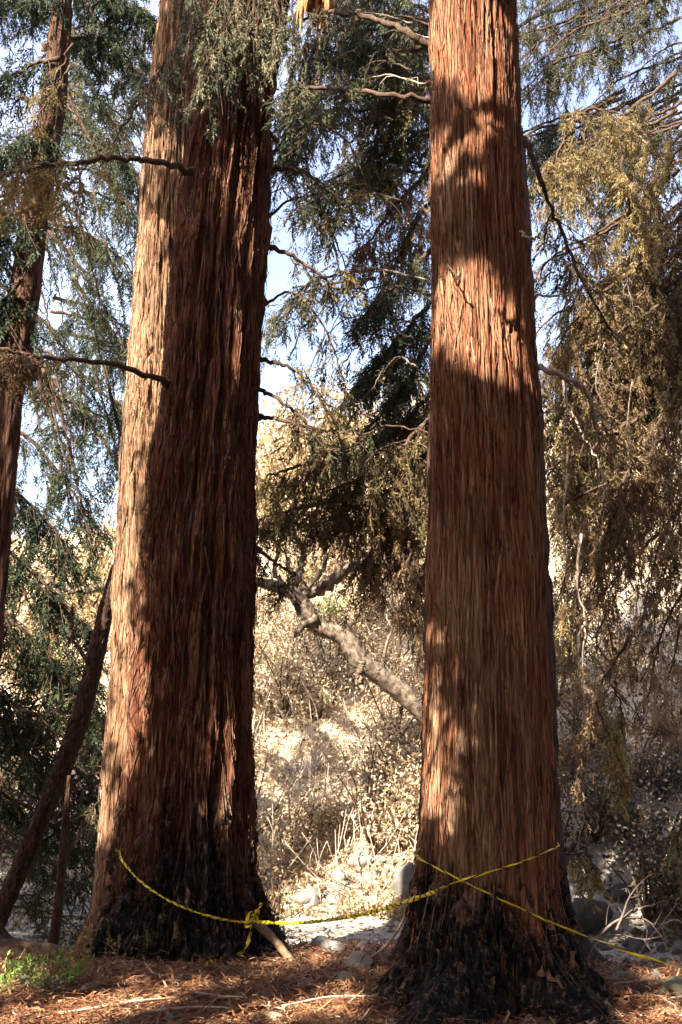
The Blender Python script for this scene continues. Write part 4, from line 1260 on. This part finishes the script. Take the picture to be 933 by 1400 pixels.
def stick(name, label, pts, r, mat, cat='stick', side=None):
    P = np.array([px(*p) for p in pts])
    o_ = MB()
    n = 8 * len(pts)
    o_.add(*tube(spline(P, n), np.linspace(r[0], r[1], n), 8, 0.2))
    for s in side or ():
        Q = np.array([px(*p) for p in s[0]])
        m = 6 * len(Q)
        o_.add(*tube(spline(Q, m), np.linspace(s[1], s[1] * 0.45, m), 6, 0.2))
    o = o_.build(name, mat)
    return tag(o, label, cat)


stick('stick', 'brown stick leaning against the charred base by the tape knot', [(346, 1258, 8.0), (375, 1285, 7.85), (412, 1330, 7.7)], (0.035, 0.028), M_STICK)
stick('stick', 'curved pale stick lying on the creek edge right of the leaning stick', [(402, 1318, 8.2), (425, 1300, 8.5), (455, 1292, 8.7), (470, 1300, 8.8)], (0.012, 0.006), M_PALEWOOD)
stick('stick', 'long thin stick rising from the litter to the pale red trunk', [(470, 1330, 7.6), (520, 1300, 7.3), (548, 1265, 7.0), (562, 1225, 6.85)], (0.010, 0.008), M_PALEWOOD)
stick('dead_branch', 'bare white arching branch with forked twigs right of the charred roots',
      [(804, 1322, 6.75), (806, 1305, 6.75), (820, 1280, 6.75), (845, 1258, 6.75), (875, 1255, 6.8), (895, 1265, 6.8)], (0.012, 0.005), M_BONE, 'branch',
      [([(843, 1272, 6.75), (852, 1250, 6.75), (860, 1228, 6.75), (873, 1210, 6.75)], 0.009), ([(829, 1265, 6.75), (831, 1245, 6.75), (838, 1222, 6.75)], 0.0035), ([(848, 1258, 6.75), (866, 1243, 6.75), (880, 1240, 6.75), (893, 1238, 6.8)], 0.004),
       ([(868, 1250, 6.75), (880, 1240, 6.75), (895, 1237, 6.75)], 0.004), ([(810, 1290, 6.75), (840, 1278, 6.8), (880, 1284, 6.85), (905, 1280, 6.85)], 0.004), ([(873, 1210, 6.75), (890, 1196, 6.75), (910, 1195, 6.8)], 0.0035),
       ([(895, 1265, 6.8), (905, 1245, 6.8), (900, 1240, 6.8)], 0.0035), ([(890, 1262, 6.8), (908, 1285, 6.8), (912, 1300, 6.8)], 0.0035), ([(862, 1225, 6.75), (858, 1215, 6.75), (850, 1216, 6.75)], 0.0035),
       ([(852, 1250, 6.75), (845, 1238, 6.75), (846, 1228, 6.7)], 0.0035), ([(860, 1228, 6.75), (872, 1224, 6.75), (878, 1214, 6.75)], 0.003), ([(875, 1255, 6.8), (885, 1272, 6.8), (882, 1290, 6.85)], 0.003), ([(838, 1222, 6.75), (834, 1214, 6.75)], 0.003),
       ([(866, 1243, 6.75), (862, 1232, 6.7)], 0.003), ([(880, 1284, 6.85), (890, 1300, 6.85)], 0.003), ([(893, 1238, 6.8), (908, 1232, 6.8), (915, 1240, 6.85)], 0.003)])
stick('dead_branch', 'bare grey twigs tangled low at the right edge of the creek', [(870, 1310, 8.6), (900, 1270, 8.6), (925, 1258, 8.7), (945, 1275, 8.7)], (0.010, 0.006), M_PALEWOOD, 'branch',
      [([(900, 1270, 8.6), (922, 1240, 8.6), (925, 1228, 8.6)], 0.006), ([(905, 1268, 8.6), (915, 1290, 8.6), (940, 1300, 8.6)], 0.006)])
stick('fallen_log', 'blackened log lying across the lower left behind the weeds', [(-40, 1296, 9.3), (30, 1300, 9.3), (70, 1304, 9.25), (112, 1312, 9.2)], (0.10, 0.07), M_WOOD, 'log')
rg = np.random.default_rng(61)
for k in range(14):
    u, v = rg.uniform(60, 930), rg.uniform(1335, 1396)
    if 500 < u < 800: continue
    p = ground_at(u, v)
    a, L = rg.uniform(-0.5, 0.5), rg.uniform(0.25, 0.7)
    q = p + np.array([math.cos(a), math.sin(a), 0]) * L
    q[2] = gz(q[0], q[1])
    m = MB()
    up = np.array([0, 0, 0.025])
    m.add(*tube(spline([p + up, (p + q) / 2 + np.array([0, rg.normal(0, 0.04), 0.04]), q + up], 10), np.linspace(0.008, 0.004, 10), 6, 0.2))
    o = tag(m.build('twig', M_PALEWOOD), 'thin pale twig lying on the reddish needle litter', 'twig', 'twigs on the litter')
    ITEMS.append((o, u, 'thin pale twig on the litter %s' % ('before the furrowed trunk' if u < 500 else 'right of the roots')))
single_out(ITEMS)
ITEMS = []

# small green plants
def weed(u, v, h, n, label, seed, group=None, leaf=L_LIME, w=0.10):
    rg = np.random.default_rng(seed)
    p = ground_at(u, v)
    t = thing('weed', p, label, 'weed', group)
    sb, fb = MB(), MB()
    pts = []
    for k in range(5):
        tip = p + np.array([rg.normal(0, w), rg.normal(0, w), h * rg.uniform(0.6, 1)])
        c = spline([p, p + (tip - p) * 0.5 + rg.normal(0, 0.01, 3), tip], 7)
        sb.add(*tube(c, np.linspace(0.004, 0.0015, 7), 4))
        pts += list(c[2:])
    pts = np.array(pts)
    c = pts[rg.integers(0, len(pts), n)] + rg.normal(0, 0.012, (n, 3))
    l = rg.uniform(0.02, 0.05, n)
    V, F = leaf_quads(c, rg.normal(0, 1, (n, 3)) + np.array([0, 0, 0.5]), rg.normal(0, 1, (n, 3)), l, l * 0.5)
    fb.add(V, F, np.repeat(rg.random(n), 4))
    sb.build('stem', leaf, t)
    fb.build('foliage', leaf, t, 'stuff', False)
    return t


rg = np.random.default_rng(71)
for k in range(20):
    u, v, hh = rg.uniform(-10, 95), rg.uniform(1318, 1362), rg.uniform(0.05, 0.15)
    o = weed(u, v, hh, 60, 'low bright green weed', 2000 + k, 'weeds in the lower left corner', L_LIME if k % 3 else L_SAGE, 0.11)
    ITEMS.append((o, u, '%s %s green weed at lower left, %s' % ('tall' if hh > 0.10 else 'low', 'bright' if k % 3 else 'dull', 'nearest the log' if v < 1340 else 'on the litter')))
single_out(ITEMS)
ITEMS = []
for k, (u, v) in enumerate(((125, 1312), (145, 1310), (160, 1316), (110, 1318))):
    weed(u, v, 0.24, 26, ['second', 'third', 'rightmost', 'leftmost'][k] + ' of the thin olive weeds at the foot of the tan redwood', 2050 + k, 'weeds at the foot of the tan redwood', L_GOLD, 0.04)
weed(200, 1318, 0.28, 18, 'single tall pale green sprout before the charred base', 2070, None, L_LIME, 0.015)
weed(270, 1316, 0.10, 16, 'small sprout at the middle of the charred base', 2071, None, L_MIXED, 0.03)

# ------------------------------------------------------------------ caution tape
def tape_mat():
    m, nt, b = mat_base('caution_tape')
    at = attr_node(nt, 'tone')
    fr = math_node(nt, 'FRACT', at, 0.0, False)
    st = math_node(nt, 'LESS_THAN', fr, 0.27)
    c = mix(nt, st, (0.72, 0.55, 0.02), (0.02, 0.018, 0.01))
    nt.links.new(c, b.inputs['Base Color'])
    b.inputs['Roughness'].default_value = 0.4
    b.inputs['Specular IOR Level'].default_value = 0.4
    return m


M_TAPE = tape_mat()


def ribbon(mb, P, width, turns, n, thick=0.004, stripes=14.0, phase=0.0):
    C = spline(P, n)
    T = unit(np.gradient(C, axis=0))
    A = unit(np.cross(T, np.array([0, 1.0, 0])))
    Bn = np.cross(T, A)
    s = np.concatenate([[0], np.cumsum(np.linalg.norm(np.diff(C, axis=0), axis=1))])
    an = phase + turns * 2 * np.pi * s / s[-1]
    w = np.broadcast_to(np.interp(np.linspace(0, 1, n), np.linspace(0, 1, len(width)), width), (n,))
    X = np.cos(an)[:, None] * A + np.sin(an)[:, None] * Bn
    Y = np.cross(T, X)
    # rolled strip: four-sided, wide and thin
    V = np.stack([C - X * w[:, None] / 2 - Y * thick / 2, C + X * w[:, None] / 2 - Y * thick / 2, C + X * w[:, None] / 2 + Y * thick / 2, C - X * w[:, None] / 2 + Y * thick / 2], 1).reshape(-1, 3)
    i = np.arange(n - 1)[:, None] * 4
    j = np.arange(4)[None]
    k = (j + 1) % 4
    tone = (s * stripes)[:, None] + np.array([0, 0.5, 0.5, 0])[None]
    mb.add(V, np.stack([i + j, i + k, i + 4 + k, i + 4 + j], -1).reshape(-1, 4), tone.ravel())


def on(T, u, v):
    p = T.hit(u, v, 0.035)
    return p if p is not None else px(u, v, T.p['Y'] - 0.05)


mb = MB()
a1 = [on(T_L, u, v) for u, v in ((167, 1176), (190, 1203), (225, 1228), (265, 1246), (305, 1257), (335, 1261))]
def wrap(T, p, dth, dz=0.0, n=4):
    th = math.atan2(p[1] - T.p['Y'], p[0] - T.cx(p[2]))
    return [T.surf(th + dth * k / n, p[2] + dz * k / n, 0.03) for k in range(1, n + 1)]


a1 = wrap(T_L, a1[0], -0.9, 0.05)[::-1] + a1
kn = on(T_L, 340, 1258) + np.array([0.02, -0.05, 0])
ribbon(mb, a1 + [kn], [0.020, 0.017, 0.015, 0.015, 0.018], 3, 160, 0.008, stripes=16)
end = on(T_R, 596, 1219)
mid = [kn + (end - kn) * t + np.array([0, 0, -0.20 * t * (1 - t) * 1.4]) for t in (0.25, 0.5, 0.75)]
ribbon(mb, [kn] + mid + [end], [0.018, 0.024, 0.020, 0.028, 0.022], 5, 420, 0.013, stripes=19)
a2 = [on(T_R, u, v) for u, v in ((598, 1218), (620, 1207), (650, 1198), (690, 1186), (725, 1174), (748, 1164))]
a2 += wrap(T_R, a2[-1], 0.9, 0.02)
ribbon(mb, a2, [0.022, 0.014, 0.010, 0.010, 0.012, 0.022], 2, 160, stripes=7)
# knot at the charred trunk and the loose tail
ang = np.linspace(0, 4 * np.pi, 26)
ribbon(mb, np.stack([kn[0] + 0.035 * np.cos(ang) + 0.012 * ang / 6, kn[1] - 0.02 + 0.03 * np.sin(ang), kn[2] + 0.02 + 0.045 * np.sin(ang * 1.3)], -1), [0.03, 0.035, 0.03], 3, 120, stripes=9)
tl = [kn, kn + np.array([0.05, -0.02, 0.08]), kn + np.array([0.08, -0.02, 0.13])]
ribbon(mb, tl, [0.03, 0.04, 0.02], 1, 40)
g1, g2, g3 = ground_at(318, 1316), ground_at(296, 1320), ground_at(280, 1327)
dz = np.array([0, 0, 0.03])
ribbon(mb, [kn, px(342, 1280, kn[1] - 0.03), px(333, 1300, kn[1] - 0.08), g1 + dz, g2 + dz, g3 + dz * 0.7], [0.03, 0.026, 0.03, 0.04, 0.04, 0.03], 3, 160, stripes=10)
for q in (-1, 0, 1):
    ribbon(mb, [g2 + dz, g2 + np.array([-0.03, 0.05 * q, 0.04]), g2 + np.array([-0.10, 0.08 * q, 0.012])], [0.03, 0.02], 1, 30)
tag(mb.build('caution_tape', M_TAPE, None, None, False), 'twisted yellow and black caution tape tied from the charred trunk to the pale red trunk', 'tape')
mb = MB()
b1 = [on(T_R, u, v) for u, v in ((577, 1176), (600, 1188), (620, 1198), (650, 1213), (690, 1232), (725, 1248), (757, 1263))]
b1 = wrap(T_R, b1[0], -0.9, 0.03)[::-1] + b1
ribbon(mb, b1, [0.022, 0.022, 0.012, 0.010, 0.012], 2, 180, stripes=6)
ribbon(mb, [b1[-1], px(820, 1287, 6.3), px(880, 1308, 6.4), px(940, 1325, 6.5), px(1010, 1342, 6.6)], [0.013, 0.018, 0.020, 0.022], 1.2, 120, stripes=2)
tag(mb.build('caution_tape', M_TAPE, None, None, False), 'thin yellow tape stretched across the pale red trunk and away past the bare white branches', 'tape')

# ------------------------------------------------------------------ redwoods added up-sun, out of view, their leaves placed to shape sun patches
LIT_R = [(640, 25, 62, 78), (622, 205, 36, 42), (640, 420, 50, 72), (690, 490, 26, 40), (655, 130, 25, 35)]
LIT_L = [(184, 955, 12, 100), (300, 225, 14, 55), (335, 250, 8, 40), (320, 330, 6, 18), (190, 720, 9, 90), (330, 420, 8, 30), (300, 600, 10, 20), (350, 1200, 3, 20)]
LIT_P = [(215, 450, 42, 72), (200, 330, 24, 40), (190, 545, 22, 30), (180, 610, 16, 40), (172, 700, 14, 40), (170, 772, 18, 30), (163, 880, 22, 50), (178, 985, 14, 60), (215, 180, 14, 30), (150, 1120, 12, 40)]
LIT_G = [(170, 1388, 130, 24), (330, 1352, 70, 12), (440, 1368, 60, 13), (560, 1330, 20, 10), (892, 1388, 66, 18), (420, 1312, 50, 12), (60, 1350, 20, 8), (480, 1390, 40, 12), (20, 1335, 50, 18), (240, 1335, 30, 6)]


def inside(u, v, L, grow=1.0):
    m = np.zeros(np.shape(u), bool)
    for cu, cv, ru, rv in L: m |= ((u - cu) / (ru * grow)) ** 2 + ((v - cv) / (rv * grow)) ** 2 < 1
    return m


TR = [(T_R, LIT_R), (T_L, LIT_L), (T_P, LIT_P)]


SOFT = [None]


def blocks_light(P):
    """True where a leaf at P would take sun from a place the photograph shows sunlit"""
    bad = np.zeros(len(P), bool)
    done = np.zeros(len(P), bool)
    for T, patches in TR:
        h = S[:2] / np.linalg.norm(S[:2])
        rel = P[:, :2] - np.array([T.cx(3.0), T.p['Y']])
        along = rel @ h
        perp = rel[:, 0] * -h[1] + rel[:, 1] * h[0]
        r = T.rad(3.0)
        hitm = (np.abs(perp) < r) & (along > 0)
        a = along - np.sqrt(np.clip(r * r - perp * perp, 0, None))
        Q = P - S * (a / np.linalg.norm(S[:2]))[:, None]
        u, v, d = project(Q)
        hitm &= (Q[:, 2] > 0) & ~done
        bad |= hitm & inside(u, v, patches)
        if T is T_R: bad |= hitm & inside(u, v, [(610, 1005, 36, 165)]) & (SOFT[0] < 0.9)
        done |= hitm
    t = P[:, 2] / S[2]
    Q = P - S * t[:, None]
    for _ in range(6):
        dzz = Q[:, 2] - gz(Q[:, 0], np.minimum(Q[:, 1], 30))
        Q = Q - S * (dzz / (S[2] + 0.35))[:, None]
    u, v, d = project(Q)
    far = ~done & (Q[:, 1] > 9.3) & (u > 300) & (u < 600)
    bad |= far
    bad |= ~done & (Q[:, 1] <= 9.3) & inside(u, v, LIT_G, 1.05)
    for yp, u0, u1, v0, v1, thr, sd in ((10.6, 745, 1010, -80, 980, -0.16, 5), (9.2, 380, 600, -60, 850, -0.05, 6), (9.2, -60, 165, -60, 900, 0.02, 7), (7.8, 190, 410, -80, 130, 0.0, 8), (6.75, 818, 900, 1200, 1300, -2, 9)):
        t = (P[:, 1] - yp) / S[1]
        Q = P - S * t[:, None]
        u, v, d = project(Q)
        bad |= (t > 0) & ~done & (u > u0) & (u < u1) & (v > v0) & (v < v1) & (noise(u / 75, v / 95, 256, sd) > thr)
    return bad


def keep_clear(P, D, L):
    SOFT[0] = np.random.default_rng(13).random(len(P))
    D = unit(D)
    bad = np.zeros(len(P), bool)
    sd = unit(np.cross(D, S))
    for a, b in ((0.1, 0), (0.5, 0), (0.95, 0), (0.45, 0.35), (0.45, -0.35)):
        bad |= blocks_light(P + D * (L * a)[:, None] + sd * (L * b)[:, None])
    return ~bad


rg = np.random.default_rng(91)
pts = []
for T, patches, zr, n in ((T_R, LIT_R, (0.0, 9.0), 5600), (T_L, LIT_L, (0.0, 10.0), 4600), (T_P, LIT_P, (0, 10), 1200)):
    th = rg.uniform(R(-200), R(20), n)
    z = rg.uniform(*zr, n)
    z = np.where(rg.random(n) < 0.2, rg.uniform(0, 0.6, n), z)
    r = T.radius(th, z)
    q = np.stack([T.cx(z) + r * np.cos(th), T.p['Y'] + r * np.sin(th), z], -1)
    u, v, d = project(q)
    ok = ~inside(u, v, patches)
    if T is T_R: ok &= ~(inside(u, v, [(610, 1005, 36, 165)]) & (rg.random(n) < 0.85))
    pts.append(q[ok])
n = 3800
q = np.stack([rg.uniform(-3.4, 4.0, n), rg.uniform(5.0, 9.2, n), np.zeros(n)], -1)
u, v, d = project(q)
pts.append(q[~inside(u, v, LIT_G, 1.3)])
n = 2200
q = np.stack([rg.uniform(1.9, 6.0, n), rg.uniform(8.6, 14.5, n), rg.uniform(-0.5, 1.0, n)], -1)
q[:, 2] += gz(q[:, 0], q[:, 1])
pts.append(q)
n = 1500
pts.append(np.array([px(a, b, c) for a, b, c in zip(rg.uniform(-60, 150, n), rg.uniform(900, 1250, n), rg.uniform(9.6, 11.6, n))]))
pts = np.concatenate(pts)
P = pts + S * rg.uniform(6.0, 10.5, len(pts))[:, None]
GD = rg.normal(0, 1, (len(P), 3)) + np.array([0, 0, -0.4])
GL = rg.uniform(0.28, 0.42, len(P))
ok = keep_clear(P, GD, GL)
P, GD, GL = P[ok], GD[ok], GL[ok]
u, v, d = project(P)
ok = ~((d > 0) & (u > -120) & (u < 1060) & (v > -260) & (v < 1500))
P, GD, GL = P[ok], GD[ok], GL[ok]
# group the shading sprays on boughs of the added up-sun trees
trees = [(-3.6, 2.5, 'tall redwood added beyond the left of the view to shade the trunks'), (-6.0, 6.2, 'second tall redwood added beyond the left of the view for its shade'), (-2.2, -1.6, 'redwood added behind the viewer to cast dappled shade')]
tx = np.array([[a, b] for a, b, _ in trees])
own = np.argmin(((P[:, None, :2] - tx[None]) ** 2).sum(-1), 1)
for k, (x, y, lab) in enumerate(trees):
    t = thing('redwood_tree', (x, y, 0), lab, 'tree')
    m = MB()
    m.add(*tube(np.stack([np.full(30, x), np.full(30, y), np.linspace(-0.3, 15, 30)], -1), np.linspace(0.30, 0.10, 30), 16, 0.15, rg))
    o = m.build('trunk', M_BROWN, t)
    Q, QD, QL = P[own == k], GD[own == k], GL[own == k]
    if not len(Q): continue
    K = min(26, max(2, len(Q) // 80))
    c = Q[rg.choice(len(Q), K, replace=False)]
    for _ in range(6):
        lab_ = np.argmin(((Q[:, None] - c[None]) ** 2).sum(-1), 1)
        c = np.array([Q[lab_ == j].mean(0) if (lab_ == j).any() else c[j] for j in range(K)])
    for j in range(K):
        G, gd, gl = Q[lab_ == j], QD[lab_ == j], QL[lab_ == j]
        if not len(G): continue
        st = np.array([x, y, max(1.0, c[j][2] - 0.6)])
        w = MB()
        w.add(*tube(spline([st, (st + c[j]) / 2 + np.array([0, 0, 0.2]), c[j]], 10), np.linspace(0.03, 0.008, 10), 5, 0.1, rg))
        b = w.build('branch', M_WOOD, t)
        f = MB()
        scatter(f, SPRAYS_BIG, G, gd, gl, rg.uniform(0.1, 0.8, len(G)), rg)
        f.build('foliage', L_MIXED, b, 'stuff', False)

# boughs added out of view overhead, behind and beside the viewer, to block skylight
rg = np.random.default_rng(95)
n = 9000
az = rg.uniform(0, 2 * np.pi, n)
ce = np.array([0.0, 7.0, 1.0])
rad = rg.uniform(8.0, 13.0, n)
el = np.arcsin(rg.uniform(-0.05, 1.0, n))
P = ce + rad[:, None] * np.stack([np.sin(az) * np.cos(el), np.cos(az) * np.cos(el), np.sin(el)], -1)
P = P[(P[:, 2] > 0.3) & (P[:, 1] < 11.5)]
u, v, d = project(P)
P = P[~((d > 0) & (u > -560) & (u < 1480) & (v > -600))]
CD = rg.normal(0, 1, (len(P), 3)) + np.array([0, 0, -0.4])
CL = rg.uniform(0.8, 1.3, len(P))
ok = keep_clear(P, CD, CL)
P, CD, CL = P[ok], CD[ok], CL[ok]
m = MB()
scatter(m, SPRAYS_BIG, P, CD, CL, rg.uniform(0, 0.8, len(P)), rg)
m.build('added_shade_canopy', L_MIXED, None, 'stuff', False)
